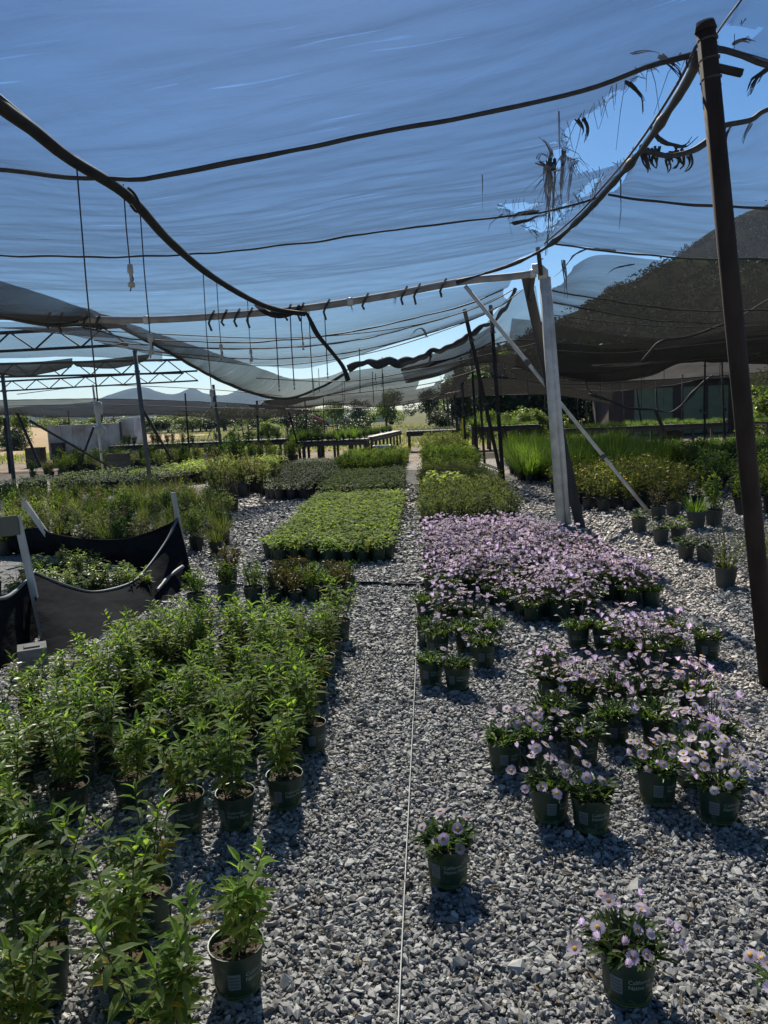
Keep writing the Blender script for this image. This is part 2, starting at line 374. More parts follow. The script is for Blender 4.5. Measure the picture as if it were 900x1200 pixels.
def strips(items, parent=None, name='frayed_strip', mat=None):
    """hanging ribbons and threads of torn net: (points, width)"""
    for pts, wd in items:
        mb = MB(); pr = resample(pts, 9); n = 16 if wd > .03 else 5
        for k in range(n):
            off = Vector((U(-1, 1), U(-.4, .4), 0))*wd*.5; L = U(.35, 1.08)
            q = [p+off*(1-.4*i/8)+Vector((noise.noise(p*9+off*60), 0, noise.noise(p*8+off*90)))*wd*.5 for i, p in enumerate(pr[:max(3, int(9*min(L, 1)))])]
            mb.tube(q, [max(.0018, min(.010, wd*.085))*(1.3-i/len(q)) for i in range(len(q))], 4)
        mb.build(name, mat or M_band, parent)

M_hemgrey = solid('grey_net_hem', (.085, .083, .08), (.05, .05, .048), .9, 20)

# ------------------------------------------------------------------ the shade structure
HOLE_M = [(744, 82), (736, 102), (716, 112), (703, 130), (680, 134), (664, 156), (660, 180), (672, 199), (700, 194), (738, 183), (772, 150), (808, 98), (824, 70), (790, 68)]
HOLE_N = [(839, 38), (852, 27), (872, 33), (892, 32), (886, 42), (862, 48), (857, 60), (842, 60)]
SLITS = [[(556, 113), (600, 98), (652, 83), (660, 86), (606, 104), (562, 118)], [(572, 124), (622, 106), (640, 104), (582, 128)], [(516, 101), (572, 86), (576, 90), (522, 105)], [(-20, 83), (40, 87), (64, 92), (30, 97), (-20, 93)], [(-10, 103), (44, 106), (62, 112), (0, 110)], [(-10, 118), (30, 119), (28, 123), (-10, 123)],
         [(764, 6), (796, -2), (800, 2), (768, 10)], [(610, 118), (652, 104), (656, 107), (614, 121)]]
TEAR_L = [(-30, 86), (0, 90), (26, 88), (50, 95), (20, 99), (4, 104), (-30, 104)]
S1 = [(-420, 196), (-200, 196), (-60, 197), (0, 197), (75, 206), (150, 207), (200, 200), (300, 181), (450, 151), (600, 122), (700, 97), (765, 74), (818, 60)]
S1x = [(835, 55), (870, 63), (900, 74), (1000, 100), (1200, 120)]
S2 = [(-320, 296), (-150, 297), (0, 298), (100, 299), (200, 298), (300, 290), (450, 270), (560, 256), (640, 246), (705, 228)]
S25 = [(-260, 338), (-100, 338), (0, 339), (150, 341), (300, 332), (450, 315), (560, 298), (655, 278)]
S3 = [(-220, 368), (-80, 368), (0, 368), (60, 371), (130, 372), (200, 371), (300, 364), (360, 358), (450, 345), (540, 330)]
c_near = cloth('shade_cloth', 'large blue-lit shade cloth overhead at the top, ending at the thick dark seam', [
    [(-8, -5, 3.5), (-3, -5, 3.42), (1.9, -5, 3.6), (6, -5, 3.6)],
    [(-6, -.4, 3.45), (-2.5, -.4, 3.33), (0, -.4, 3.42), (1.9, -.4, 3.78), (5, -.4, 3.7)],
    [(-6, 2.2, 3.3), (-2.2, 2.2, 3.2), (0, 2.2, 3.35), (1.7, 2.2, 3.80), (4, 2.2, 3.75)],
    trace(S1+S1x, 4.4)], 600, 76, M_cloth, .05, .05, [HOLE_N], [3], .0165, None, .02, .22)
c_mid = cloth('shade_cloth', 'wide torn shade cloth between the dark pole seam and the white pipe, holed at right', [
    trace(S1, 4.41), trace(S2, 7.7), trace(S25, 9.4), trace(S3, 10.6)], 340, 80, M_cloth, .04, .05, [HOLE_M, [(608, 264), (640, 252), (664, 236), (672, 246), (652, 264), (626, 273)], [(588, 244), (616, 236), (640, 240), (628, 246), (600, 249)], [(676, 226), (700, 206), (712, 206), (694, 226), (676, 236)], [(640, 182), (648, 172), (656, 178), (652, 205), (645, 210)]], [1], .012)
RPu = [(742, 186), (756, 175), (788, 182), (810, 177), (832, 164), (848, 148), (880, 140), (900, 128), (960, 112), (1100, 95), (1300, 90)]
c_right = cloth('shade_cloth', 'ragged shade cloth panel behind the dark pole, its upper edge torn free', [
    trace(RPu, 6.1), trace([(712, 226), (760, 233), (830, 239), (900, 243), (1100, 255), (1300, 262)], 7.7),
    trace([(645, 284), (700, 292), (760, 298), (830, 302), (900, 302), (1100, 305), (1250, 305)], 10.55)], 150, 40, M_cloth, .05, .07, (), [1, 2], .016)
# rolled loose edge of that panel
mb = MB(); e = resample(trace(RPu[:9], 6.1), 60)
mb.tube([p+Vector((0, 0, noise.noise(p*5)*.03)) for p in e], [.018+.02*abs(noise.noise(p*4)) for p in e], 5); mb.build('torn_hem', M_band, c_right, True)
c_far_mid = cloth('shade_cloth', 'pale blue shade cloth behind the white pipe, ribbed by several thin cables', [
    trace([(-160, 376), (-60, 376), (60, 377), (130, 376), (300, 368), (450, 350), (540, 336), (600, 327)], 10.75),
    trace([(60, 385), (103, 384), (150, 396), (200, 398), (250, 400), (300, 400), (400, 390), (533, 360), (590, 338)], 12.3),
    trace([(110, 398), (200, 405), (300, 408), (417, 398), (533, 368), (590, 346)], 13.8),
    trace([(150, 408), (230, 416), (300, 420), (357, 418), (433, 408), (540, 378), (590, 356)], 15.4),
    trace([(200, 416), (300, 428), (350, 432), (375, 428)], 17)], 110, 8, M_cloth_thin, .05, .04, (), [1, 2, 3], .013, M_rope)
c_strip = cloth('shade_cloth', 'doubled grey-brown strip of cloth sagging from upper left into a low loop', [
    trace([(-90, 305, 8.2), (0, 330, 8.9), (60, 348, 9.5), (100, 361, 10.1), (130, 371, 11.3), (190, 393, 12.6), (233, 407, 13.8), (293, 427, 15.2), (340, 443, 16.6), (385, 441, 17.2), (410, 431, 17.4)]),
    trace([(-90, 362, 9.4), (0, 370, 9.9), (60, 380, 10.5), (130, 379, 11.6), (160, 392, 12.4), (200, 413, 13.4), (250, 441, 15), (300, 461, 16.2), (340, 466, 16.8), (380, 451, 17.2), (405, 436, 17.3)])], 110, 12, M_cloth_dense, .06, .10, (), [1], .035, M_hemgrey)
LOOP = [(408, 433), (425, 428), (455, 425), (490, 417), (512, 411), (540, 398), (560, 388), (577, 377), (598, 352), (604, 340)]
mb = MB(); e = resample(trace(LOOP, 17), 90)
mb.tube([p+Vector((0, noise.noise(p*3)*.10, noise.noise(p*4.4)*.12)) for p in e], [(.05+.10*abs(noise.noise(p*2.7)))*(1 if i < 66 else .55) for i, p in enumerate(e)], 9)
tag(mb.build('cloth_bundle', solid('bundled_net', (.035, .037, .04), (.075, .075, .075), .9, 9, bump=.7, stretch=(1, 1, 4)), None, True), 'dark rolled bundle of shade net slung up to the white corner post', 'cloth bundle')
c_low = cloth('shade_cloth', 'smoky grey shade cloth hanging below the rolled dark bundle, scalloped hem', [
    trace([(318, 466), (345, 466), (385, 451), (410, 436), (455, 429), (490, 420), (540, 402), (580, 380)], 17.1),
    trace([(310, 470), (380, 463), (430, 452), (500, 440), (545, 425), (575, 410)], 19.5),
    trace([(290, 474), (340, 477), (380, 474), (440, 476), (490, 471), (530, 456), (548, 436)], 23.6)], 90, 10, M_cloth_black, .12, .12, [[(488, 450), (518, 440), (524, 444), (505, 452), (490, 456)]], [1, 2], .014)
c_nest = cloth('shade_cloth', 'black tangle of slack net slung between the dark posts and the white corner post', [
    trace([(470, 426), (500, 417), (533, 404), (560, 388), (580, 366), (604, 342), (628, 334)], 16.4),
    trace([(470, 432), (505, 424), (540, 416), (575, 404), (605, 398), (640, 400)], 17.2),
    trace([(480, 444), (520, 438), (550, 426), (580, 424), (610, 432), (645, 446)], 18.4)], 80, 14, M_cloth_black, .10, .22, (), [1], .016)
c_e = cloth('shade_cloth', 'dark shade cloth before the hill, crossed by two thin black cables', [
    trace([(672, 313), (700, 300), (760, 304), (830, 308), (900, 310), (1100, 315)], 11.2),
    trace([(644, 339), (680, 346), (760, 358), (830, 364), (900, 362), (1100, 360)], 14),
    trace([(640, 352), (700, 364), (760, 374), (830, 378), (900, 377), (1100, 374)], 16.8),
    trace([(636, 376), (700, 386), (770, 393), (830, 389), (900, 379), (1100, 372)], 19.5),
    trace([(636, 394), (700, 399), (760, 398), (820, 404), (900, 394), (1100, 390)], 23.4)], 90, 10, M_cloth_dark, .06, .10, (), [1, 2], .016, M_rope)
c_m = cloth('shade_cloth', 'dense black shade cloth band below the two thin cables, pale upper hem', [
    trace([(638, 400), (700, 404), (760, 399), (830, 394), (900, 386), (1080, 380)], 18),
    trace([(632, 420), (700, 424), (770, 416), (840, 408), (900, 403), (1080, 400)], 20),
    trace([(630, 436), (700, 438), (770, 428), (840, 418), (900, 412), (1080, 410)], 22.5)], 90, 10, M_cloth_black, .06, .16, (), [0], .014, M_hemgrey)
c_f = cloth('shade_cloth', 'drooping charcoal shade cloth over the right benches, hem nearly at bench height', [
    trace([(600, 373), (640, 378), (720, 392), (800, 396), (900, 380), (1080, 380)], 17.2),
    trace([(590, 424), (650, 440), (700, 447), (760, 440), (800, 424), (850, 420), (900, 426), (1080, 430)], 20.4),
    trace([(560, 412), (620, 420), (700, 430), (790, 424), (900, 418), (1080, 420)], 23.6),
    trace([(560, 432), (620, 446), (700, 458), (780, 452), (850, 440), (900, 452), (1080, 455)], 26.8)], 90, 10, M_cloth_black, .05, .14, (), [1, 3], .016)
c_g = cloth('shade_cloth', 'light brown band of shade cloth hanging before the conifer row', [
    trace([(540, 444), (600, 444), (680, 450), (720, 455)], 28),
    trace([(505, 468), (560, 464), (640, 462), (700, 470), (715, 474)], 30.6)], 60, 8, M_cloth_dense, .02, .08, (), [1], .02)
c_h = cloth('shade_cloth', 'thin grey shade cloth at far left with the mountains showing through', [
    trace([(-60, 470), (30, 468), (100, 467), (165, 468), (230, 470), (300, 474), (340, 480)], 25),
    trace([(-60, 486), (20, 486), (60, 490), (150, 487), (200, 487), (270, 491), (330, 488), (400, 478)], 30)], 90, 10, M_cloth_veil, .10, .14, (), [0, 1], .012)
c_j = cloth('shade_cloth', 'small dark sag of shade cloth under the left roof trusses', [
    trace([(-60, 426), (0, 426), (40, 424), (85, 420)], 18), trace([(-60, 436), (0, 437), (30, 441), (82, 429)], 20.6)], 40, 8, M_cloth_dense, .1, .1, (), [], .02)
c_k = cloth('shade_cloth', 'narrow brownish cloth scrap beside the left galvanised post under trusses', [
    trace([(84, 424), (130, 420), (176, 415)], 18.4), trace([(92, 428), (132, 432), (168, 423)], 20)], 30, 6, M_cloth_dense, .05, .06, (), [], .02)
c_l = cloth('shade_cloth', 'pale thin shade cloth lying over the left roof trusses', [
    trace([(-80, 388), (0, 385), (60, 383), (130, 392), (190, 410)], 17.3), trace([(-80, 421), (0, 420), (100, 418), (190, 424)], 22)], 40, 8, M_cloth_thin, .1, .08, (), [], .02)

# frayed net hanging around the tears
strips([(trace([(644, 190), (643, 222), (642, 258), (638, 300)], 8.5), .06), (trace([(650, 186), (649, 220), (647, 262), (645, 285)], 8.4), .035), (trace([(638, 195), (640, 220), (640, 250), (634, 275)], 8.5), .03),
        (trace([(660, 176), (659, 205), (657, 236), (656, 252)], 8.2), .05), (trace([(667, 184), (668, 205), (664, 232)], 8.2), .028), (trace([(632, 191), (640, 196), (650, 200), (660, 199)], 8.4), .07), (trace([(636, 210), (620, 228), (606, 240)], 8.3), .025), (trace([(655, 228), (640, 250), (622, 266)], 8.3), .03), (trace([(652, 240), (660, 262), (668, 268)], 8.3), .02),
        (trace([(630, 186), (634, 180), (642, 184), (648, 196)], 8.4), .03),
        (trace([(672, 190), (668, 212), (664, 268)], 8.2), .03), (trace([(640, 200), (646, 180), (640, 168), (632, 160)], 8.3), .05),
        (trace([(735, 96), (753, 112), (757, 128), (755, 138)], 4.5), .035), (trace([(775, 66), (790, 76), (798, 90), (794, 98)], 4.5), .045),
        (trace([(742, 62), (760, 60), (778, 64), (785, 70)], 4.45), .03), (trace([(600, 262), (616, 258), (640, 250)], 7.7), .05),
        (trace([(590, 250), (575, 262), (572, 272)], 7.7), .015), (trace([(565, 205), (566, 230), (565, 248)], 6.8), .008),
        (trace([(655, 130), (655, 160), (658, 200)], 5.8), .01), (trace([(680, 140), (686, 152), (684, 166)], 5.4), .05),
        (trace([(627, 248), (610, 250), (598, 256)], 7.7), .06)], c_mid)
strips([(trace([(900, 80), (886, 92), (878, 108), (874, 112)], 4.6), .05), (trace([(862, 50), (872, 47), (886, 51)], 4.5), .04)], c_near)
strips([(trace([(880, 145), (872, 165), (866, 190)], 6.2), .03), (trace([(760, 175), (762, 187), (766, 198)], 6.2), .12), (trace([(795, 178), (797, 190), (792, 200)], 6.2), .16),
        (trace([(854, 150), (850, 162), (849, 178)], 6.2), .04), (trace([(728, 210), (728, 240), (726, 268)], 7.5), .015), (trace([(766, 150), (775, 165), (800, 172), (815, 160)], 6), .07)], c_right)
strips([(trace([(722, 294), (690, 292), (672, 300), (658, 318), (650, 325)], 11), .05), (trace([(660, 305), (662, 320), (664, 350)], 11), .04), (trace([(742, 310), (722, 314), (712, 322)], 11.2), .04)], c_e)
strips([(trace([(500, 395), (495, 385), (486, 388), (480, 398)], 16.9), .05), (trace([(505, 410), (504, 420), (504, 430)], 16.9), .08), (trace([(440, 438), (441, 452), (441, 465)], 17), .03),
        (trace([(410, 355), (412, 360), (414, 366)], 10.8), .03), (trace([(432, 348), (434, 358)], 10.8), .03), (trace([(462, 346), (463, 354), (461, 360)], 10.8), .03)], c_far_mid)

def cable(name, label, pts, r, mat, n=6, lump=0.0, cat='cable', N=60, group=None):
    mb = MB(); e = resample(pts, N)
    mb.tube(e, [r*(1+lump*noise.noise(p*3.1)) for p in e], n); o = mb.build(name, mat, None, True)
    return tag(o, label, cat, group)
RIDGE = [(820, 66, 4.2), (800, 104, 4.75), (770, 150, 5.45), (745, 184, 6.1), (720, 213, 6.9), (680, 256, 8.15), (640, 290, 9.4), (600, 310, 10.1), (560, 323, 10.3), (535, 331, 10.4)]
cable('ridge_rope', 'thick twisted rope slanting from the dark pole top down to the white pipe', trace(RIDGE), .027, M_rope, 8, .8)
cable('ridge_wire', 'pale thin wire running along the thick twisted rope', [p+Vector((-.02, 0, .045)) for p in trace(RIDGE[:7])], .009, M_galv)
PIPE = [(-60, 70, 2.85), (0, 124, 3.3), (40, 153, 3.65), (80, 185, 4.0), (150, 230, 4.75), (200, 284, 5.9), (250, 325, 7.3), (300, 354, 9.2), (330, 364, 10.2), (358, 368, 10.4)]
cable('overhead_water_pipe', 'black plastic water pipe bowing overhead from upper left to the white pipe', trace(PIPE), .031, M_black_poly, 10, .1, 'pipe')
cable('thin_wire', 'thin dark wire beside the black water pipe at upper left', trace([(-20, 96, 3.1), (0, 112, 3.25), (24, 132, 3.5), (44, 149, 3.75)]), .006, M_rope)
cable('loose_hose', 'short loop of loose black hose hanging off the overhead water pipe', trace([(150, 220), (158, 228), (163, 240), (160, 248), (153, 240)], 4.65), .009, M_black_poly, 6, 0, 'hose')
cable('coiled_hose', 'kinked black hose dangling under the white pipe by the water pipe end', trace([(355, 361), (362, 372), (372, 392), (390, 414), (402, 430), (408, 446)], 10.7), .03, M_black_poly, 7, .5, 'hose')
cable('looped_hose', 'small bent loop of black hose under the white pipe', trace([(300, 356), (312, 366), (328, 370), (344, 366), (352, 358)], 10.55), .035, M_black_poly, 7, .4, 'hose')
cable('guy_wire', 'thin guy wire rising from the dark pole top to the upper frame edge', [P(838, 42, 4.5), P(852, 22, 4.2), P(875, -10, 3.8), P(900, -60, 3.2)], .006, M_rope)
cable('twisted_cord', 'twisted cord stretched right from the dark pole top', trace([(832, 54, 4.45), (850, 58, 4.45), (875, 66, 4.45), (900, 73, 4.45), (980, 95, 4.45)]), .014, M_galv, 5, .5)
cable('tie_cord', 'curled end of cord hanging beside the dark pole top', trace([(815, 62), (806, 68), (805, 76), (812, 82), (818, 80), (820, 87)], 4.45), .005, M_rope)
cable('far_cable', 'dark cable climbing to the right over the drooping charcoal cloth', trace([(752, 424), (762, 412), (775, 400), (805, 395), (835, 385), (870, 370), (900, 352), (960, 320)], 16.4), .03, M_rope)
cable('far_cable', 'slack pale cable ending in a loop before the dark shed', trace([(600, 362, 10.7), (640, 405, 10.8)] if False else [(700, 392, 22), (690, 420, 22), (687, 445, 22), (690, 458, 22), (700, 462, 22)]), .02, M_galv)
cable('far_cable', 'sagging dark cable with pale scraps, in front of the green shed', trace([(690, 462), (716, 470), (735, 478), (765, 480), (790, 482), (820, 452), (835, 440)], 24), .045, M_rope, 6, .8)

# dark pole in front at right
def post(name, label, a, b, r0, r1, mat, sides=10, cat='post', group=None, extra=None):
    a, b = Vector(a), Vector(b); t = thing(name, label, cat, a, 0, group); mb = MB()
    mb.tube([Vector((0, 0, -.05)), (b-a)*.5, b-a], [r0, (r0+r1)/2, r1], sides); mb.build('post_shaft', mat, t, True)
    mb = MB(); mb.tube([b-a, (b-a)*1.012], [r1*1.15, r1*.9], sides); mb.build('post_cap', mat, t)
    for f in (() if name == 'shade_pole' else (.30+.1*(len(label) % 3), .86)):
        mb = MB(); mb.tube([(b-a)*f, (b-a)*(f+.012)], r0*1.18, sides); mb.bar((b-a)*f+Vector((r0*.9, -r0*.6, 0)), (b-a)*f+Vector((r0*1.5, -r0*1.0, 0)), r0*.4, r0*.4); mb.build('clamp_band', M_galv, t)
    if extra: extra(t, a, b)
    return t
dpa, dpb = Vector((1.96, 4.46, 0)), P(827, 36, 4.12)
def dp_extra(t, a, b):
    v = b-a
    for z in (.93, .955, .98):
        mb = MB(); c = v*z; mb.tube([c+Vector((.047*math.cos(k*.7), .047*math.sin(k*.7), .004*k)) for k in range(10)], .007, 5); mb.build('rope_wrap', M_rope, t)
    mb = MB(); mb.bar(v*.955, v*.955+Vector((.16, 0, -.045)), .03, .03); mb.build('bracket', M_darksteel, t)
post('shade_pole', 'tall dark brown pole leaning in front of the hill at right', dpa, dpb, .052, .046, M_brownpost, 12, 'pole', None, dp_extra)
# white corner post with its rail and brace
wpa, wpb = Vector((1.80, 10.6, 0)), P(636, 316, 10.6)
t = thing('white_post', 'weathered white post carrying the long white pipe, beside a dark timber leg', 'post', wpa)
v = wpb-wpa
mb = MB(); mb.tube([Vector((0, 0, -.05)), v], [.062, .058], 14); mb.build('post_shaft', M_white_pvc, t, True)
mb = MB(); mb.tube([Vector((.10, -.01, -.05)), v*.5+Vector((.075, -.01, 0)), v*.97+Vector((.055, -.02, 0))], .04, 10); mb.build('second_pipe', M_white_pvc, t, True)
mb = MB(); mb.tube([v*.965, v*.99, v*1.0+Vector((-.05, 0, .02)), v+Vector((-.14, 0, .01))], .073, 12); mb.build('elbow', M_white_pvc, t, True)
e = [p-wpa for p in resample(trace([(628, 320), (600, 324), (540, 330), (450, 347), (360, 361), (300, 367), (200, 374), (130, 375), (60, 373), (0, 371), (-100, 370)], 10.6), 50)]
mb = MB(); mb.tube(e, .048, 10); mb.build('top_rail', M_railgrey, t, True)
for f in (.02, .3, .62, .9):
    i = int(f*49); mb = MB(); mb.tube([e[i], e[i].lerp(e[i+1], .45)], .058, 10); mb.build('pipe_coupling', M_white_pvc, t, True)
for i, px in enumerate((62, 68, 80, 108, 124, 250, 258, 276, 290, 340, 352, 385, 430, 470, 495, 520, 527)):
    q = P(px, 372 if px < 260 else 366-(px-260)*.13, 10.6)-wpa; k = min(e, key=lambda p: (p-q).length)
    mb = MB(); mb.tube([k+Vector((.04, -.05, .07)), k+Vector((.0, -.07, 0)), k+Vector((-.05, -.05, -.09)), k+Vector((-.03, .0, -.13-.03*(i % 3)))], .016, 5); mb.build('rope_tie', M_rope, t)
b0, b1 = P(545, 335, 10.55)-wpa, G(765, 606)-wpa
t2 = thing('brace_pipe', 'long white brace pipe slanting from the top rail to the gravel', 'pipe', wpa)
mb = MB(); mb.tube([b0, b0.lerp(b1, .5), b1], [.027, .026, .026], 10); mb.build('brace_shaft', M_white_pvc, t2, True)
mb = MB(); mb.tube([b0.lerp(b1, .3), b0.lerp(b1, .32)], .036, 10); mb.build('pipe_clamp', M_galv, t2, True)
mb = MB(); mb.tube([b0.lerp(b1, .71), b0.lerp(b1, .725)], .033, 10); mb.build('pipe_clamp', M_galv, t2, True)
t3 = thing('timber_leg', 'dark timber leg leaning behind the white post', 'timber', G(681, 618))
q = P(616, 322, 10.9)-G(681, 618)
mb = MB(); mb.bar(Vector((0, 0, -.05)), q, .12, .09); mb.build('board', M_timber, t3)
mb = MB(); mb.bar(q*.9+Vector((-.02, -.06, 0)), q*.99+Vector((.1, -.06, .05)), .05, .03); mb.build('cleat', M_timber, t3)
post('torn_upright', 'short dark upright wrapped in torn net above the white post', P(634, 318, 10.4), P(630, 290, 10.4), .03, .03, M_timber, 6)

# row of dark posts down the middle path
posts = [((590, 566), (575, 360), .045, 'dark upright post of the middle row, first beyond the white post'),
         ((588, 560), (545, 366), .045, 'dark post leaning left across the first upright of the middle row'),
         ((568, 543), (561, 440), .04, 'short dark post standing right of the strutted middle-row posts'),
         ((560, 542), (552, 410), .045, 'dark middle-row post in front of the yellow sticky card'),
         ((546, 531), (540, 420), .045, 'dark middle-row post carrying the yellow sticky card'),
         ((538, 528), (531, 448), .04, 'slim dark post just left of the one with the yellow card'),
         ((532, 524), (528, 453), .04, 'slim dark post, second from the far end of the middle row'),
         ((528, 520), (523, 460), .04, 'slim dark post, next to the far end of the middle row'),
         ((524, 514), (519, 463), .045, 'slim dark post at the very far end of the middle row')]
for (bx, by), (tx_, ty), r, lab in posts:
    a = G(bx, by); b = P(tx_, ty, a.y-.2 if tx_ != 545 else 15.2); post('row_post', lab, a, b, r, r*.9, M_darksteel, 8, 'post', 'dark posts of the middle row')
q = P(543, 500, 29.2)
mb = MB(); mb.box(q, (.13, .012, .62)); tag(mb.build('sticky_card', M_ysticky), 'bright yellow sticky card on a dark middle-row post', 'sticky card')
# galvanised posts and thin posts at left
for (bx, by), (tx_, ty), r, m, lab in [
        ((178, 582), (158, 412), .085, M_galv, 'stout grey steel post left of the centre beds, under the truss end'),
        ((122, 563), (109, 452), .06, M_white_pvc, 'pale slim post in front of the white box trailer'),
        ((18, 579), (3, 440), .085, M_galv, 'grey steel post at the left edge near the sandy path'),
        ((262, 548), (250, 452), .085, M_galv, 'grey steel post between the dry field and the left benches'),
        ((304, 540), (301, 470), .08, M_galv, 'grey steel post by the bushy grey shrub, mid left'),
        ((85, 545), (80, 482), .05, M_darksteel, 'thin black post before the left half of the white trailer'),
        ((139, 541), (133, 486), .05, M_darksteel, 'thin black post before the right end of the white trailer'),
        ((223, 546), (217, 462), .055, M_darksteel, 'thin black post behind the long left bench'),
        ((240, 522), (252, 492), .04, M_darksteel, 'short leaning black stake in the dry field'),
        ((286, 520), (282, 486), .045, M_darksteel, 'thin black post at the field edge, left of the grey shrub'),
        ((340, 536), (333, 470), .05, M_darksteel, 'thin black post left of the splayed black strut'),
        ((354, 540), (335, 470), .05, M_darksteel, 'black strut splayed out beside a thin black post'),
        ((362, 534), (357, 466), .05, M_darksteel, 'thin black post before the dark green bench plants'),
        ((380, 517), (379, 467), .05, M_darksteel, 'thick black post among the bushes behind the middle bench'),
        ((392, 516), (387, 473), .04, M_darksteel, 'thin black post right of the thick one behind the bench'),
        ((402, 513), (400, 474), .04, M_darksteel, 'thin black post with a dark bush at its foot'),
        ((756, 524), (745, 452), .055, M_darksteel, 'black post in front of the right bench and the green shed'),
        ((716, 510), (714, 452), .05, M_darksteel, 'black post at the corner of the dark shed'),
        ((658, 516), (654, 462), .05, M_darksteel, 'black post before the conifers, just right of the white post'),
        ((678, 512), (677, 458), .05, M_darksteel, 'black post before the conifers at the left end of the bench'),
        ((826, 532), (826, 412), .055, M_darksteel, 'black post just left of the yellow-green bushes by the dark pole'),
        ((893, 515), (893, 440), .05, M_white_pvc, 'pale post at the right edge beyond the dark pole')]:
    a = G(bx, by); post('thin_post', lab, a, P(tx_, ty, a.y), r*.62, r*.56, m, 8)
rng.seed(19)
for bx, by, ty in ((612, 512, 455), (640, 514, 458), (700, 513, 455), (733, 517, 448), (772, 521, 446), (800, 520, 440), (850, 529, 425), (872, 524, 430), (690, 520, 450)):
    a = G(bx, by); post('shade_post', 'slim black post standing under the dark nets by the right benches', a, P(bx+U(-6, 0), ty, a.y), .035, .03, M_darksteel, 6, 'post', 'slim black posts by the right benches')
mb = MB(); a = G(785, 527); mb.tube([a, P(778, 505, 26), P(768, 480, 26)], .06, 7); tag(mb.build('leaning_prop', M_darksteel), 'black prop leaning in front of the right bench', 'post')
for (a, b, lab) in [(((20, 484, 19), (48, 548, 19)), None, 'long dark prop slanting down from the left steel post'), (((35, 493, 20), (125, 545, 22)), None, 'grey prop slanting across the white trailer'),
                    (((165, 476, 17.2), (199, 535, 18)), None, 'dark stay slanting from the stout grey post'), (((110, 500, 24), (95, 540, 24)), None, 'thin stay slanting before the trailer'),
                    (((5, 490, 18), (12, 555, 18)), None, 'dark prop standing at the left frame edge')]:
    mb = MB(); mb.tube([P(*a[0]), P(*a[1])], .035, 6); tag(mb.build('slanted_prop', M_darksteel), lab, 'prop')

# open-web roof trusses at left
def truss(label, x0, x1, Y, zt0, zt1, zb0, zb1, pitch):
    t = thing('roof_truss', label, 'truss', (x0, Y, zb0)); o = Vector((x0, Y, zb0))
    mb = MB(); mb.bar(Vector((x0, Y, zt0))-o, Vector((x1, Y, zt1))-o, .07, .06); mb.build('top_chord', M_darksteel, t)
    mb = MB(); mb.bar(Vector((x0, Y, zb0))-o, Vector((x1, Y, zb1))-o, .06, .05); mb.build('bottom_chord', M_darksteel, t)
    n = int((x1-x0)/pitch)
    for i in range(n):
        f0, f1 = i/n, (i+1)/n; a = Vector((x0+(x1-x0)*f0, Y, zb0+(zb1-zb0)*f0))-o; b = Vector((x0+(x1-x0)*f1, Y, zb0+(zb1-zb0)*f1))-o
        fm = (f0+f1)/2; c = Vector((x0+(x1-x0)*fm, Y, zt0+(zt1-zt0)*fm))-o
        mb = MB(); mb.bar(a, c, .03, .03); mb.build('web_bar', M_darksteel, t); mb = MB(); mb.bar(c, b, .03, .03); mb.build('web_bar', M_darksteel, t)
for Y, (lx, ly), (rx, ry), h, lab in [(17, (0, 413), (150, 404), .40, 'nearest steel roof truss at left, reaching the stout grey post'),
                                (23.6, (-20, 440), (215, 437), .40, 'second steel roof truss at left, behind the nearest one'),
                                (30.5, (-20, 461), (232, 446), .38, 'farthest and lowest-looking steel roof truss above the mountains')]:
    a, b = P(lx-120, ly+5, Y), P(rx, ry, Y); truss(lab, a.x, b.x, Y, a.z+h, b.z+h, a.z, b.z, .95)

# hanging sprinkler drops
M_weight = solid('pale_nozzle', (.42, .42, .38), (.30, .29, .26), .6, 12)
for i, (top, L, nz, lab) in enumerate([
        (((90, 196), 4.05), 1.19, 1.25, 'longest sprinkler drop tube, hanging at left from the black water pipe'),
        (((145, 222), 4.7), .43, 1, 'short sprinkler drop ending above the longest one, by the loose hose loop'),
        (((164, 243), 5.05), .79, 1, 'sprinkler drop tube with its weight just under the white pipe at left'),
        (((238, 318), 6.95), 1.04, 1.1, 'long sprinkler drop crossing the grey doubled strip'),
        (((254, 332), 7.5), .57, 1, 'sprinkler drop with weight over the pale blue cloth, left one of a pair'),
        (((290, 350), 8.8), .56, 1, 'sprinkler drop with weight over the pale blue cloth, right one of a pair'),
        (((322, 368), 10.7), .95, .7, 'thin drop line hanging left of the black hose loop'),
        (((340, 366), 10.7), .95, .7, 'thin drop line hanging under the black hose loop'),
        (((353, 364), 10.7), .42, .8, 'short drop line beside the dangling kinked hose'),
        (((362, 364), 12.5), 1.2, .7, 'thin drop line passing behind the kinked hose'),
        (((380, 362), 12.5), 1.0, .7, 'thin drop line crossing the bright gap of sky')]):
    a = P(top[0][0], top[0][1], top[1]); t = thing('sprinkler_drop', lab, 'sprinkler', a, 0, 'overhead sprinkler drops')
    mb = MB(); mb.tube([Vector((0, 0, .03)), Vector((U(-.01, .01), 0, -L*.5)), Vector((0, 0, -L))], .0042 if i < 6 else .008, 5); mb.build('drop_tube', M_rope, t, True)
    mb = MB(); mb.lathe([(.001, -L+.0), (.016*nz, -L-.004), (.019*nz, -L-.05*nz), (.010*nz, -L-.06*nz), (.008*nz, -L-.10*nz), (.022*nz, -L-.115*nz), (.020*nz, -L-.135*nz), (.001, -L-.14*nz)], 9); mb.build('nozzle', M_weight, t, True)
    if i < 6:
        mb = MB(); mb.tube([Vector((.0, 0, -L-.03)), Vector((.014*nz, .0, -L-.09)), Vector((-.012, 0, -L-.16))], .004, 4); mb.build('wire_hook', M_rope, t)
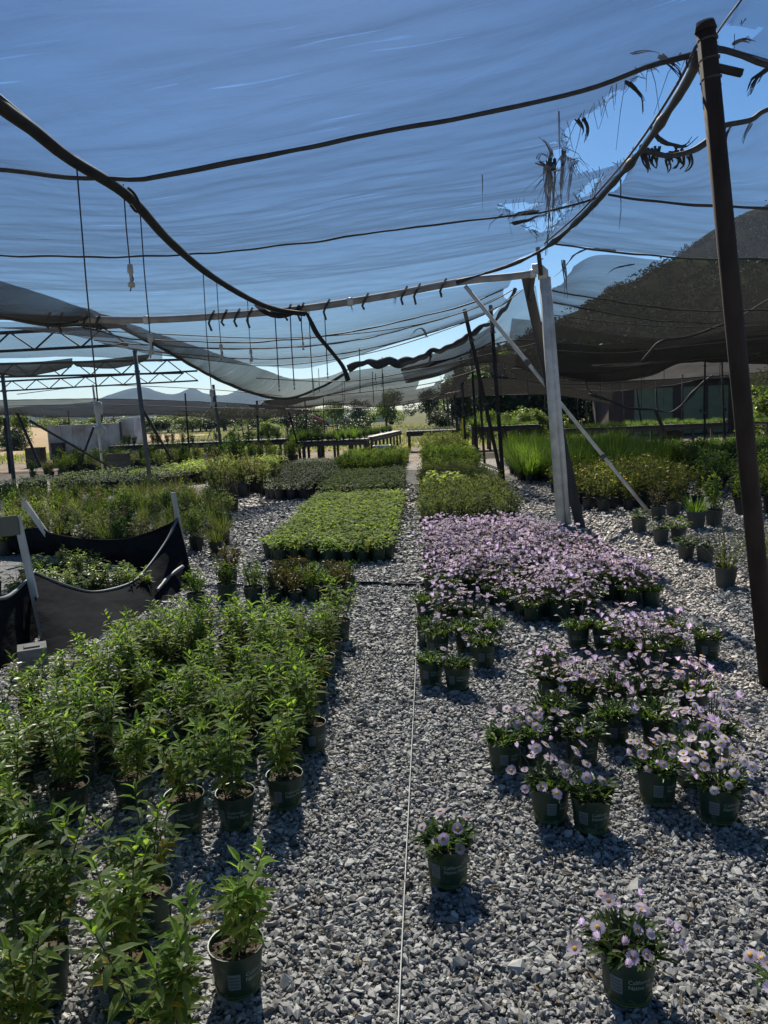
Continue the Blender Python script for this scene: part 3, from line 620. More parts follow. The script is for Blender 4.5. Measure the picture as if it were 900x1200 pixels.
# thin black irrigation lines hanging in the far bays
for i in range(14):
    x = U(-3.5, 2.5); Y = rng.choice((14, 17, 20.5, 23.6)); z = 2.6+U(-.1, .3)
    mb = MB(); mb.tube([(x, Y, z), (x+U(-.02, .02), Y, z-.3), (x+U(-.03, .03), Y, z-U(.5, .9))], .008, 4)
    tag(mb.build('drop_line', M_rope), 'thin dark irrigation line hanging in the far middle bays', 'irrigation line', 'thin irrigation lines in the far bays')
for i in range(16):
    x = U(4.5, 14); Y = U(18, 27); z = 2.7+U(-.2, .3)
    mb = MB(); mb.tube([(x, Y, z), (x+U(-.02, .02), Y, z-.4), (x+U(-.03, .03), Y, z-U(.7, 1.5))], .009, 4)
    tag(mb.build('drop_line', M_galv), 'thin pale irrigation line hanging over the right benches', 'irrigation line', 'thin irrigation lines over the right benches')

# more thin cables under the far bays
for Y, pts, r in ((13, [(60, 384), (200, 392), (340, 396), (470, 384), (560, 360), (600, 340)], .009), (16, [(120, 402), (260, 424), (330, 428), (440, 412), (560, 372), (612, 340)], .010), (17, [(300, 443), (400, 447), (480, 436), (560, 418), (640, 400)], .011), (19, [(300, 470), (400, 462), (500, 450), (570, 430)], .011),
                  (21, [(20, 462), (120, 452), (240, 456), (330, 464)], .011), (25, [(0, 476), (120, 474), (260, 478), (420, 478), (540, 458)], .011), (17.5, [(640, 410), (720, 414), (800, 406), (900, 396)], .011), (20, [(600, 432), (700, 436), (800, 420), (900, 416)], .012), (22, [(560, 436), (660, 450), (760, 446), (900, 436)], .012), (15, [(640, 368), (740, 380), (840, 384), (920, 380)], .009)):
    cable('support_cable', 'thin black support cable strung across the far net bays', trace(pts, Y), r, M_rope, 5, 0, 'cable', 40, 'thin support cables of the far bays')

# ------------------------------------------------------------------ ground
m, n, l, o = new_mat('ground_gravel_and_soil')
tc = n.new('ShaderNodeTexCoord'); sx = n.new('ShaderNodeSeparateXYZ'); l.new(tc.outputs['Object'], sx.inputs[0])
def mathn(op, a, b=None, clamp=False):
    q = n.new('ShaderNodeMath'); q.operation = op; q.use_clamp = clamp
    for i, v_ in enumerate((a, b)):
        if v_ is None: continue
        if isinstance(v_, (int, float)): q.inputs[i].default_value = v_
        else: l.new(v_, q.inputs[i])
    return q.outputs[0]
def mixc(f, a, b):
    q = n.new('ShaderNodeMix'); q.data_type = 'RGBA'; l.new(f, q.inputs[0]); l.new(a, q.inputs[6]); l.new(b, q.inputs[7]); return q.outputs[2]
vo = tex(n, l, 'vor', 42); vo2 = tex(n, l, 'vor', 19)
stone = ramp(n, [(0, (.15, .147, .143)), (.5, (.245, .24, .233)), (1, (.43, .42, .40))]); l.new(vo.outputs['Color'], stone.inputs[0])
big = tex(n, l, 'noise', .9, 5); gr = ramp(n, [(.3, (.09, .085, .08)), (.7, (.30, .285, .26))]); l.new(big.outputs[0], gr.inputs[0])
gravelc = mixc(mathn('MULTIPLY', vo2.outputs['Distance'], .55, True), stone.outputs[0], gr.outputs[0])
dn = tex(n, l, 'noise', .55, 7); dirt = ramp(n, [(.3, (.16, .13, .10)), (.7, (.26, .22, .18))]); l.new(dn.outputs[0], dirt.inputs[0])
fn = tex(n, l, 'noise', .35, 8, 'Object', (1, .35, 1)); field = ramp(n, [(.3, (.06, .078, .028)), (.55, (.11, .108, .05)), (.75, (.068, .09, .03))]); l.new(fn.outputs[0], field.inputs[0])
wob = mathn('MULTIPLY', mathn('SUBTRACT', big.outputs[0], .5), 7)
yy = mathn('ADD', sx.outputs[1], wob)
f1 = mathn('MULTIPLY', mathn('SUBTRACT', yy, 24), .35, True); f2 = mathn('MULTIPLY', mathn('SUBTRACT', yy, 36), .4, True)
fl = mathn('MULTIPLY', mathn('MULTIPLY', mathn('SUBTRACT', mathn('MULTIPLY', sx.outputs[0], -1), 13), .5, True), mathn('MULTIPLY', mathn('SUBTRACT', yy, 13), .5, True))
c = mixc(mathn('MAXIMUM', f1, fl), gravelc, dirt.outputs[0]); c = mixc(f2, c, field.outputs[0])
b = n.new('ShaderNodeBsdfPrincipled'); b.inputs['Roughness'].default_value = .95; b.inputs['Specular IOR Level'].default_value = .08; l.new(c, b.inputs['Base Color'])
bp = n.new('ShaderNodeBump'); bp.inputs['Strength'].default_value = 1; bp.inputs['Distance'].default_value = .02
l.new(vo.outputs['Distance'], bp.inputs['Height']); l.new(bp.outputs[0], b.inputs['Normal']); l.new(b.outputs[0], o.inputs[0])
M_ground = m
mb = MB(); K = 24
for i in range(K+1):
    for j in range(K+1):
        fx = (i/K*2-1); fy = (j/K*2-1); mb.v.append((math.copysign(abs(fx)**3, fx)*9000, math.copysign(abs(fy)**3, fy)*9000, 0))
for i in range(K):
    for j in range(K): mb.f.append((i*(K+1)+j, (i+1)*(K+1)+j, (i+1)*(K+1)+j+1, i*(K+1)+j+1)); mb.m.append(0)
tag(mb.build('ground', M_ground), None, None, None, 'structure')

# crushed stone: one mesh of loose chips
m, n, l, o = new_mat('crushed_stone')
g = n.new('ShaderNodeNewGeometry'); r = ramp(n, [(0, (.10, .095, .09)), (.35, (.175, .168, .158)), (.75, (.29, .28, .262)), (1, (.42, .405, .375))]); l.new(g.outputs['Random Per Island'], r.inputs[0])
t = tex(n, l, 'noise', 70, 3); mx = n.new('ShaderNodeMix'); mx.data_type = 'RGBA'; mx.blend_type = 'OVERLAY'; mx.inputs[0].default_value = .5
l.new(r.outputs[0], mx.inputs[6]); l.new(t.outputs[0], mx.inputs[7])
b = n.new('ShaderNodeBsdfPrincipled'); b.inputs['Roughness'].default_value = .62; l.new(mx.outputs[2], b.inputs['Base Color']); l.new(b.outputs[0], o.inputs[0])
M_stone = m
ph = (1+5**.5)/2
ICO = np.array([(-1, ph, 0), (1, ph, 0), (-1, -ph, 0), (1, -ph, 0), (0, -1, ph), (0, 1, ph), (0, -1, -ph), (0, 1, -ph), (ph, 0, -1), (ph, 0, 1), (-ph, 0, -1), (-ph, 0, 1)])/1.9
IF = np.array([(0, 11, 5), (0, 5, 1), (0, 1, 7), (0, 7, 10), (0, 10, 11), (1, 5, 9), (5, 11, 4), (11, 10, 2), (10, 7, 6), (7, 1, 8), (3, 9, 4), (3, 4, 2), (3, 2, 6), (3, 6, 8), (3, 8, 9), (4, 9, 5), (2, 4, 11), (6, 2, 10), (8, 6, 7), (9, 8, 1)])
def stones(name, xs, ys, size):
    N = len(xs); V = np.empty((N, 12, 3)); vid = nrg.integers(0, 24, N)
    variants = []
    for k in range(24):
        q = ICO + nrg.normal(0, .21, (12, 3)); q *= np.array([1.0, nrg.uniform(.55, .85), nrg.uniform(.38, .65)]); variants.append(q)
    V = np.array(variants)[vid]*size[:, None, None]
    az = nrg.uniform(0, 2*np.pi, N); tl = nrg.normal(0, .42, N); t2 = nrg.normal(0, .42, N)
    def rot(V, i, j, a):
        c, s = np.cos(a)[:, None], np.sin(a)[:, None]; x, y = V[:, :, i].copy(), V[:, :, j].copy(); V[:, :, i] = c*x-s*y; V[:, :, j] = s*x+c*y
    rot(V, 0, 2, tl); rot(V, 1, 2, t2); rot(V, 0, 1, az)
    V[:, :, 0] += xs[:, None]; V[:, :, 1] += ys[:, None]; V[:, :, 2] += (size*.18+nrg.uniform(-.004, .012, N))[:, None]
    me = bpy.data.meshes.new(name); me.vertices.add(N*12); me.vertices.foreach_set('co', V.ravel())
    F = (IF[None]+(np.arange(N)*12)[:, None, None]).reshape(-1, 3)
    me.loops.add(F.size); me.loops.foreach_set('vertex_index', F.ravel().astype(np.int32))
    me.polygons.add(len(F)); me.polygons.foreach_set('loop_start', np.arange(0, F.size, 3, dtype=np.int32))
    me.polygons.foreach_set('loop_total', np.full(len(F), 3, dtype=np.int32)); me.materials.append(M_stone); me.update(calc_edges=True); me.validate(); me.shade_flat()
    return tag(put(name, me), None, None, None, 'stuff')
def scatter(y0, y1, dens, xl, xr):
    A = (y1-y0)*((xr(y0)-xl(y0)+xr(y1)-xl(y1))/2); N = int(A*dens); ys = nrg.uniform(y0, y1, N); f = nrg.uniform(0, 1, N)
    lo, hi = xl(ys), xr(ys); return lo+(hi-lo)*f, ys
xs, ys, sz = [], [], []
for y0, y1, dens, s0 in ((13, 17.5, 260, .028), (1.3, 3.2, 9000, .0098), (3.2, 5.2, 5600, .0112), (5.2, 8.4, 2300, .0150), (8.4, 13, 560, .021)):
    a, bb = scatter(y0, y1, dens, lambda y: np.maximum(-.66*y-.3, -4.2-.0*y), lambda y: .50*y+.35)
    xs.append(a); ys.append(bb); sz.append(s0*np.exp(nrg.normal(0, .34, len(a))))
stones('gravel', np.concatenate(xs), np.concatenate(ys), np.concatenate(sz))
# string and hose on the path
cable('marker_string', 'white string pulled straight along the gravel path', [(-.135, 1.5, .035), (-.135, 2.5, .03), (-.13, 4.6, .03), (-.13, 6.2, .03), (-.12, 7.4, .03)], .0022, M_string, 4, 0, 'string')
cable('drip_hose', 'thin dark drip hose lying across the gravel path', [(-1.3, 7.5, .03), (-.95, 7.42, .03), (-.6, 7.38, .025), (-.2, 7.24, .03), (.1, 7.2, .03)], .014, M_black_poly, 6, 0, 'hose')

# ------------------------------------------------------------------ pots
PR, PB, PH = .080, .064, .160
def prad(z): return PB+(PR-PB)*z/PH
def text_mesh(s, size):
    cu = bpy.data.curves.new('lettering', 'FONT'); cu.body = s; cu.size = size; cu.space_line = .95; cu.resolution_u = 2
    ob = bpy.data.objects.new('lettering', cu); COL.objects.link(ob); dg = bpy.context.evaluated_depsgraph_get()
    me = bpy.data.meshes.new_from_object(ob.evaluated_get(dg)); vs = [tuple(v.co) for v in me.vertices]; fs = [tuple(p.vertices) for p in me.polygons]
    bpy.data.objects.remove(ob); bpy.data.curves.remove(cu); bpy.data.meshes.remove(me); return vs, fs
TXT = text_mesh('California\nNative Plants', .0185)
def wrap(mb, vs, fs, a0, z0, mi, off=.0012):
    out = []
    for v in vs:
        z = z0+v[1]; rr = prad(z)+off; a = -math.pi/2+a0+v[0]/PR; out.append((rr*math.cos(a), rr*math.sin(a), z))
    mb.add(out, fs, mi)
def patch(mb, a0, a1, zf0, zf1, mi, n=10, off=.0009):
    vs, fs = [], []
    for i in range(n+1):
        t = i/n; a = -math.pi/2+a0+(a1-a0)*t
        for z in (zf0(t), zf1(t)): rr = prad(z)+off; vs.append((rr*math.cos(a), rr*math.sin(a), z))
    for i in range(n): fs.append((2*i, 2*i+2, 2*i+3, 2*i+1))
    mb.add(vs, fs, mi)
def pot_mesh(name, printed=True, sides=28, mat=None, sx=1.0):
    mb = MB()
    mb.lathe([(.001, .001), (PB-.006, .001), (PB-.001, .004), (PB, .010), (prad(.142), .142), (prad(.143)+.0022, .1432), (PR+.003, PH-.002), (PR+.0024, PH+.0005), (PR-.001, PH), (PR-.003, PH-.008), (prad(.1)-.003, .10), (prad(.07)-.003, .07)], sides)
    if printed:
        patch(mb, -2.6, 2.6, lambda t: .021, lambda t: .0255, 1, 40); patch(mb, -2.6, 2.6, lambda t: .030, lambda t: .0325, 1, 40)
        patch(mb, .42, 1.25, lambda t: .0325, lambda t: .0325+.026*math.sin(math.pi*t)**.8*(.75+.25*math.sin(t*7)), 1, 16, .0011)
        patch(mb, -2.3, -1.6, lambda t: .0325, lambda t: .0325+.022*math.sin(math.pi*t)**.8, 1, 16, .0011)
        wrap(mb, TXT[0], TXT[1], -.32, .098, 2)
        patch(mb, -1.02, -.52, lambda t: .060, lambda t: .112, 3, 6, .0012)
        for k in range(4): patch(mb, -.97, -.57, lambda t, k=k: .066+.011*k, lambda t, k=k: .0705+.011*k, 4, 5, .0018)
        patch(mb, 1.9, 2.4, lambda t: .055, lambda t: .115, 3, 6, .0012)
    return mb.mesh(name, [mat or M_pot, M_olive, M_ink, M_sticker, M_stickerink], True)
POT = pot_mesh('printed_pot'); POTP = pot_mesh('plain_pot', False, 14, M_pot); POTB = pot_mesh('black_pot', False, 12, M_potblack); POTG = pot_mesh('grey_pot', False, 16, M_potgrey)
for me in (POT, POTP, POTB):
    try: me.set_sharp_from_angle(angle=R(40))
    except Exception: pass
mb = MB(); k = 18; vs = [(0, 0, .142)]; fs = []
for ring, rr in enumerate((.03, .055, .0745)):
    for i in range(k): vs.append((rr*math.cos(6.2832*i/k), rr*math.sin(6.2832*i/k), .138+U(-.004, .006)))
for i in range(k): fs.append((0, 1+i, 1+(i+1) % k))
for ring in range(2):
    for i in range(k): fs.append((1+ring*k+i, 1+(ring+1)*k+i, 1+(ring+1)*k+(i+1) % k, 1+ring*k+(i+1) % k))
mb.add(vs, fs)
for i in range(60):
    a, rr = U(0, 6.28), U(0, .07); mb.box((rr*math.cos(a), rr*math.sin(a), .143+U(0, .004)), (U(.005, .014), U(.003, .007), .003), 0, Matrix.Rotation(U(0, 6), 3, 'Z') @ Matrix.Rotation(U(-.5, .5), 3, 'X'))
SOIL = mb.mesh('soil', [M_soil])

# ------------------------------------------------------------------ foliage of each kind (built once, shared by the copies)
def shrub_fol(seed, hs=1.0, ns=6):
    rng.seed(seed); mb = MB(); Z0 = .14
    for s in range(ns):
        a = U(0, 6.28); r0 = U(.0, .05); base = Vector((r0*math.cos(a), r0*math.sin(a), Z0)); H = U(.20, .36)*hs; lean = U(.05, .32); az = a+U(-.5, .5)
        pts = [base + Vector((math.cos(az)*lean*H*t**1.4, math.sin(az)*lean*H*t**1.4, H*t)) for t in (0, .25, .5, .75, 1)]
        mb.tube(pts, [.0032, .003, .0026, .002, .0014], 4, 2)
        nl = int(H/.0118); phi = U(0, 6)
        for i in range(nl):
            t = .10+.90*(i+.5)/nl; q = t*4; j = min(int(q), 3); p = pts[j].lerp(pts[j+1], q-j); phi += 2.4+U(-.3, .3)
            el = U(.0, .5) if t < .85 else U(.5, 1.1); L = (U(.055, .088) if t < .85 else U(.042, .065))*(.75+.35*min(1, t*2)); d = dirv(phi, el)
            mb.leaf(p, d, L, L*U(.24, .32), Vector((0, 0, 1)), U(.1, .5), .25, 1 if t > .84 else 0)
        for side in range(rng.randint(1, 3)):       # side shoots
            t = U(.25, .7); j = int(t*4); p = pts[j].lerp(pts[j+1], t*4-j); d = dirv(U(0, 6.28), U(.5, 1)); q = p+d*U(.05, .10); mb.tube([p, q], [.0018, .001], 3, 2)
            for i in range(9): mb.leaf(p.lerp(q, .3+.7*i/8), dirv(U(0, 6.28), U(.1, 1)), U(.04, .06), U(.010, .015), Vector((0, 0, 1)), U(.1, .4), .25, 1 if i > 6 else 0)
    return mb.mesh('shrub_foliage', [M_leaf, M_leaf2, M_stem])
SHRUB = [shrub_fol(100+i, U(.9, 1.1), 5+i % 2) for i in range(7)]

def flower_parts(mb, c, nrm, rad, mp, md, npet=24, cup=None):
    nrm = Vector(nrm).normalized(); x = nrm.orthogonal().normalized(); y = nrm.cross(x); cup = U(-.3, .22) if cup is None else cup
    for k in range(npet):
        a = 6.2832*k/npet+U(-.06, .06); d = x*math.cos(a)+y*math.sin(a); s = nrm.cross(d); R1 = rad*U(.86, 1.08); hw = rad*3.0/npet
        mb.add([c+d*rad*.26+s*hw*.35, c+d*rad*.26-s*hw*.35, c+d*R1*.75-s*hw+nrm*R1*.75*cup, c+d*R1+nrm*R1*cup*1.05, c+d*R1*.75+s*hw+nrm*R1*.75*cup], [(0, 1, 2, 3, 4)], mp)
    vs = [c+nrm*rad*.20]; 
    for rr, h in ((.24, .14), (.33, -.02)):
        for k in range(8): vs.append(c+(x*math.cos(k*.7854)+y*math.sin(k*.7854))*rad*rr+nrm*rad*h)
    mb.add(vs, [(0, 1+k, 1+(k+1) % 8) for k in range(8)]+[(1+k, 9+k, 9+(k+1) % 8, 1+(k+1) % 8) for k in range(8)], md)
def single_flower(seed, mp, spent=False):
    rng.seed(seed); mb = MB(); flower_parts(mb, Vector((0, 0, 0)), (0, 0, 1), .0195, 0, 1, 26); return mb.mesh('flower', [mp, M_discbrown if spent else M_disc])
FLOW = [single_flower(50+i, M_petal) for i in range(3)]; FLOWP = [single_flower(60+i, M_petalpale) for i in range(3)]; FLOWB = [single_flower(70, M_petal, True)]
rng.seed(71); mb = MB(); flower_parts(mb, Vector((0, 0, 0)), (0, 0, 1), .010, 0, 1, 14, 2.2); BUD = mb.mesh('flower', [M_petal, M_stem])
def daisy_leaves(mb, rad, n_, hz=(.02, .12)):
    for i in range(n_):
        a = U(0, 6.28); r0 = rad*U(0, 1)**.5*.8; p = Vector((r0*math.cos(a), r0*math.sin(a), .142+U(0, .03))); d = dirv(a+U(-.6, .6), U(.25, 1.35)); L = U(.035, .07)
        mb.leaf(p, d, L, L*U(.26, .38), Vector((0, 0, 1)), U(.1, .5), .2, 0)
        if i % 2 == 0:
            q = p+d*L*U(.4, .8); mb.leaf(q, dirv(U(0, 6.28), U(0, 1.2)), U(.03, .05), U(.009, .013), Vector((0, 0, 1)), .3, .2, 0)
def flower_spots(nf, spread, h0, h1, face=0.5):
    out = []
    for i in range(nf):
        a = 6.2832*(i*.618)+U(-.3, .3); r0 = spread*math.sqrt((i+.6)/nf)*U(.85, 1.1)
        out.append((Vector((r0*math.cos(a), r0*math.sin(a), .16+U(h0, h1)*(1-.35*(r0/spread)**2))), Vector((math.cos(a)*.35+U(-.3, .3), math.sin(a)*.35+U(-.3, .3)-face*.4, 1)).normalized()))
    return out
def stem_to(mb, p, mi=1):
    b = Vector((p.x*.35, p.y*.35, .15)); mb.tube([b, b.lerp(p, .55)+Vector((0, 0, .015)), p], [.0024, .0019, .0016], 3, mi)
def daisy_block(seed, nf):
    rng.seed(seed); fo = MB(); daisy_leaves(fo, .115, 150); sp = flower_spots(nf, .15, .06, .22)
    bl = MB()
    for p, nn in sp: stem_to(fo, p); flower_parts(bl, p, nn, U(.013, .023), 0, 1, 16, U(1.2, 2.2) if rng.random() < .10 else None)
    return fo.mesh('daisy_foliage', [M_daisyleaf, M_stem]), bl.mesh('daisy_blossoms', [M_petal, M_disc])
DAISY = [daisy_block(200+i, nf) for i, nf in enumerate((30, 36, 42, 26, 34))]
DAISYG = [daisy_block(220+i, nf) for i, nf in enumerate((4, 7, 10))]

def lime_fol(seed, mat, L0=.045, n_=46, H=.13, Wr=.62, spread=.10):
    rng.seed(seed); mb = MB()
    for i in range(n_):
        a = U(0, 6.28); r0 = spread*U(0, 1)**.5; z = .15+U(.0, H)*(1-.4*r0/spread); d = dirv(a+U(-.8, .8), U(-.1, .8)); L = L0*U(.7, 1.25)
        mb.leaf((r0*math.cos(a), r0*math.sin(a), z), d, L, L*Wr, Vector((0, 0, 1)), U(.1, .6), .12, 0)
    for i in range(5):
        a = U(0, 6.28); mb.tube([(0, 0, .14), (math.cos(a)*.05, math.sin(a)*.05, .15+H*.8)], [.003, .0015], 3, 1)
    return mb.mesh('bedding_foliage', [mat, M_stem])
LIME = [lime_fol(300+i, M_lime, .052, 60) for i in range(5)]
MIDF = [lime_fol(310+i, M_mid, .045, 60, .14) for i in range(4)]
DARKF = [lime_fol(320+i, M_dark, .04, 60, .12) for i in range(4)]
def bushy(seed, mat, R0=.16, H=.34, n_=320, L0=.036, Wr=.3, extra=None, ne=0, zlo=.16, shape=1.0):
    """twiggy bush: stems with leaves along them; optional flowers at the tips"""
    rng.seed(seed); mb = MB(); ns = 13; per = n_//ns
    for s in range(ns):
        a = U(0, 6.28); rr = R0*U(.15, 1.0); h = H*U(.55, 1.05)*(1-.35*shape*(rr/R0)**2); b = Vector((rr*.25*math.cos(a), rr*.25*math.sin(a), zlo-.02)); e = Vector((rr*math.cos(a), rr*math.sin(a), zlo+h))
        mdl = b.lerp(e, .5)+Vector((0, 0, h*.1)); mb.tube([b, mdl, e], [.004, .003, .0015], 3, 1)
        for i in range(per):
            t = U(.15, 1.02); p = (b.lerp(mdl, t*2) if t < .5 else mdl.lerp(e, t*2-1))+Vector((U(-1, 1), U(-1, 1), U(-1, 1)))*R0*.2
            L = L0*U(.7, 1.3); mb.card(p, dirv(U(0, 6.28), U(-.2, 1.2)), rv(), L, L*Wr, 0)
        if extra and s < ne:
            c = e+rv(R0*.12); flower_parts(mb, c, (U(-.4, .4), U(-.8, 0), 1), .020, 2, 2, 8)
    return mb.mesh('bush_foliage', [mat, M_stem]+([extra] if extra else []))
SAGE = [bushy(400+i, M_sage, .19, .30, 420, .045, .28) for i in range(4)]
MIDB = [bushy(410+i, M_mid, .17, .30, 380, .045, .34) for i in range(4)]
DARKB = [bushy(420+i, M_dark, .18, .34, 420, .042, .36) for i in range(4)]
BRONZE = [bushy(430+i, M_bronze, .13, .26, 300, .032, .4) for i in range(3)]
BRGREEN = [bushy(440+i, M_mid, .12, .22, 320, .032, .45) for i in range(3)]
DRY = [bushy(450+i, M_dry, .12, .30, 220, .03, .3) for i in range(3)]
YELF = [bushy(460+i, M_grassy, .17, .40, 300, .042, .3, M_yellow, 2) for i in range(4)]
def grassy(seed, mat, H=.35, n_=150, sp=.07, W=.007, bend=.8):
    rng.seed(seed); mb = MB()
    for i in range(n_):
        a = U(0, 6.28); r0 = sp*U(0, 1)**.5; mb.blade((r0*math.cos(a), r0*math.sin(a), .14), dirv(a+U(-.5, .5), U(.75, 1.5)), H*U(.5, 1.15), W, U(.1, bend))
    return mb.mesh('grass_foliage', [mat])
GRASS = [grassy(500+i, M_grassy, U(.28, .40)) for i in range(4)]
TALLG = [grassy(510+i, M_tallgrass, .62, 170, .10, .012, .5) for i in range(4)]
LOWG = [grassy(520+i, M_tallgrass, .22, 110, .07, .008, .7) for i in range(3)]
WISP = [grassy(530+i, M_grassy, .5, 70, .06, .005, .5) for i in range(2)]

def plant(kind, x, y, fol, label, cat, group=None, sc=1.0, pot=None, rz=None, soil=False, blossoms=None, z=0.0, potsc=1.0):
    t = thing(kind, label, cat, (x, y, z), U(0, 6.28) if rz is None else rz, group, sc)
    t.rotation_euler.x, t.rotation_euler.y = U(-.025, .025), U(-.025, .025)
    if pot is not None:
        p = put('pot', pot, t); p.scale = (potsc, potsc, 1)
    if soil: put('soil', SOIL, t)
    f = put('foliage', fol, t); f.rotation_euler.z = U(0, 6.28)
    if blossoms is not None: bl = put('blossoms', blossoms, t); bl.rotation_euler.z = f.rotation_euler.z
    return t

# ---- leafy shrubs left of the path
rng.seed(21)
LS = 'leafy shrubs in green pots left of the path'
front = [  # ground x, y, size, turn of the print, label
    (-.67, 3.13, .98, .5, 'leafy shrub by the gravel path whose pot shows an olive hill print and pale rim'),
    (-.85, 2.97, 1.0, .1, 'leafy shrub in a printed pot with bare soil, beside the path-edge shrub with pale rim'),
    (-1.06, 2.95, 1.0, .2, 'leafy shrub in a printed pot, third pot inward from the path in the front row'),
    (-1.36, 3.15, 1.0, -.9, 'bushy leafy shrub whose pot faces out over open gravel at the front row'),
    (-1.60, 3.05, 1.02, .4, 'leafy shrub at the inner end of the front row before open gravel'),
    (-.64, 3.68, .97, 1.0, 'leafy shrub at the path edge, just behind the front row'),
    (-.62, 2.06, 1.0, .9, 'leafy shrub in the nearest pot to the path with bark soil showing'),
    (-.93, 1.98, 1.02, .3, 'leafy shrub in the bottom cluster, beside the pot with bark soil showing'),
    (-1.20, 2.02, 1.05, .1, 'tall leafy shrub in the bottom cluster, pot in deep shade'),
    (-.98, 2.32, 1.0, -.3, 'leafy shrub at the back of the bottom cluster before open gravel'),
    (-.74, 1.74, 1.0, -.2, 'leafy shrub cut by the bottom frame edge, close to the path'),
    (-1.08, 1.70, 1.0, .5, 'leafy shrub with upright yellow-green tips cut by the bottom frame edge'),
    (-1.40, 1.82, 1.0, .5, 'leafy shrub in the bottom left corner of the frame'),
    (-1.36, 2.42, 1.05, .2, 'tall leafy shrub at the left of the bottom cluster'),
    (-1.66, 2.62, 1.0, .2, 'leafy shrub at the left frame edge between the two clusters'),
    (-1.78, 2.90, 1.0, .1, 'leafy shrub at the left frame edge beside the front row'),
    (-.71, 5.55, 1.05, .1, 'leafy shrub in a wide pot at the far path-side corner of the block'),
]
used = []
for x, y in ((-1.55, 2.18), (-1.95, 2.55), (-1.72, 2.30), (-1.98, 2.98), (-2.2, 2.8), (-1.95, 3.28), (-1.62, 1.98), (-1.44, 1.62)):
    plant('potted_shrub', x, y, SHRUB[int(x*-37) % 7], 'leafy green shrub among the pots crowding the lower left edge of the frame', 'potted plant', LS, U(.85, 1.05), POT, U(-.8, .8), True); used.append((x, y))
for i, (x, y, sc, rz, lab) in enumerate(front):
    plant('potted_shrub', x, y, SHRUB[i % 7], lab, 'potted plant', LS, sc, POT, rz, True); used.append((x, y))
def put_rows(poly, spacing, jit, rng_seed, minD=None, keep=1.0, order=None):
    rng.seed(rng_seed); xs = [p[0] for p in poly]; ys = [p[1] for p in poly]; out = []; yv = min(ys); row = 0
    while yv < max(ys):
        xv = min(xs)+(spacing*.5 if row % 2 else 0)
        while xv < max(xs):
            x, y = xv+U(-jit, jit), yv+U(-jit, jit)
            if inpoly(xv, yv, poly) and rng.random() < keep: out.append((x, y))
            xv += spacing
        yv += spacing*.92; row += 1
    return out
blk = put_rows([(-.62, 3.45), (-.66, 5.3), (-.95, 5.5), (-1.35, 5.45), (-1.8, 5.45), (-2.2, 5.05), (-2.3, 4.4), (-2.45, 3.9), (-2.4, 3.1), (-1.5, 3.3)], .218, .04, 22)
k = 0
for x, y in blk:
    if any((x-a)**2+(y-b_)**2 < .165**2 for a, b_ in used): continue
    plant('potted_shrub', x, y, SHRUB[k % 7], 'leafy green shrub in the packed block between the gravel path and the black fabric fence', 'potted plant', LS, U(.74, 1.02), POT, U(-.8, .8), True); used.append((x, y)); k += 1

# ---- reddish and mixed shrubs behind them
rng.seed(23)
for i, (x, y, fo, s_, lab) in enumerate([
        (-2.02, 7.35, BRONZE[0], 1.25, 'tall reddish twiggy shrub standing above the mixed bronze pots'), (-1.9, 6.85, BRGREEN[0], 1.15, 'green shrub in front of the tall reddish twiggy one'),
        (-1.62, 6.72, BRGREEN[1], 1.1, 'green shrub between the leafy block and the bronze row'), (-2.1, 6.55, BRGREEN[2], 1.05, 'low green shrub by the corner of the black fabric fence')]):
    plant('potted_shrub', x, y, fo, lab, 'potted plant', 'mixed bronze and green shrubs', s_, POTP, None, True)
for x, y in put_rows([(-1.55, 6.75), (-.80, 6.75), (-.75, 7.3), (-1.6, 7.5)], .175, .02, 24):
    plant('potted_shrub', x, y, rng.choice(BRONZE+BRGREEN[:1]), 'low bronze-leaved shrub in the mixed row behind the leafy block', 'potted plant', 'bronze shrubs behind the leafy block', U(.72, .9), POTP, None, True)

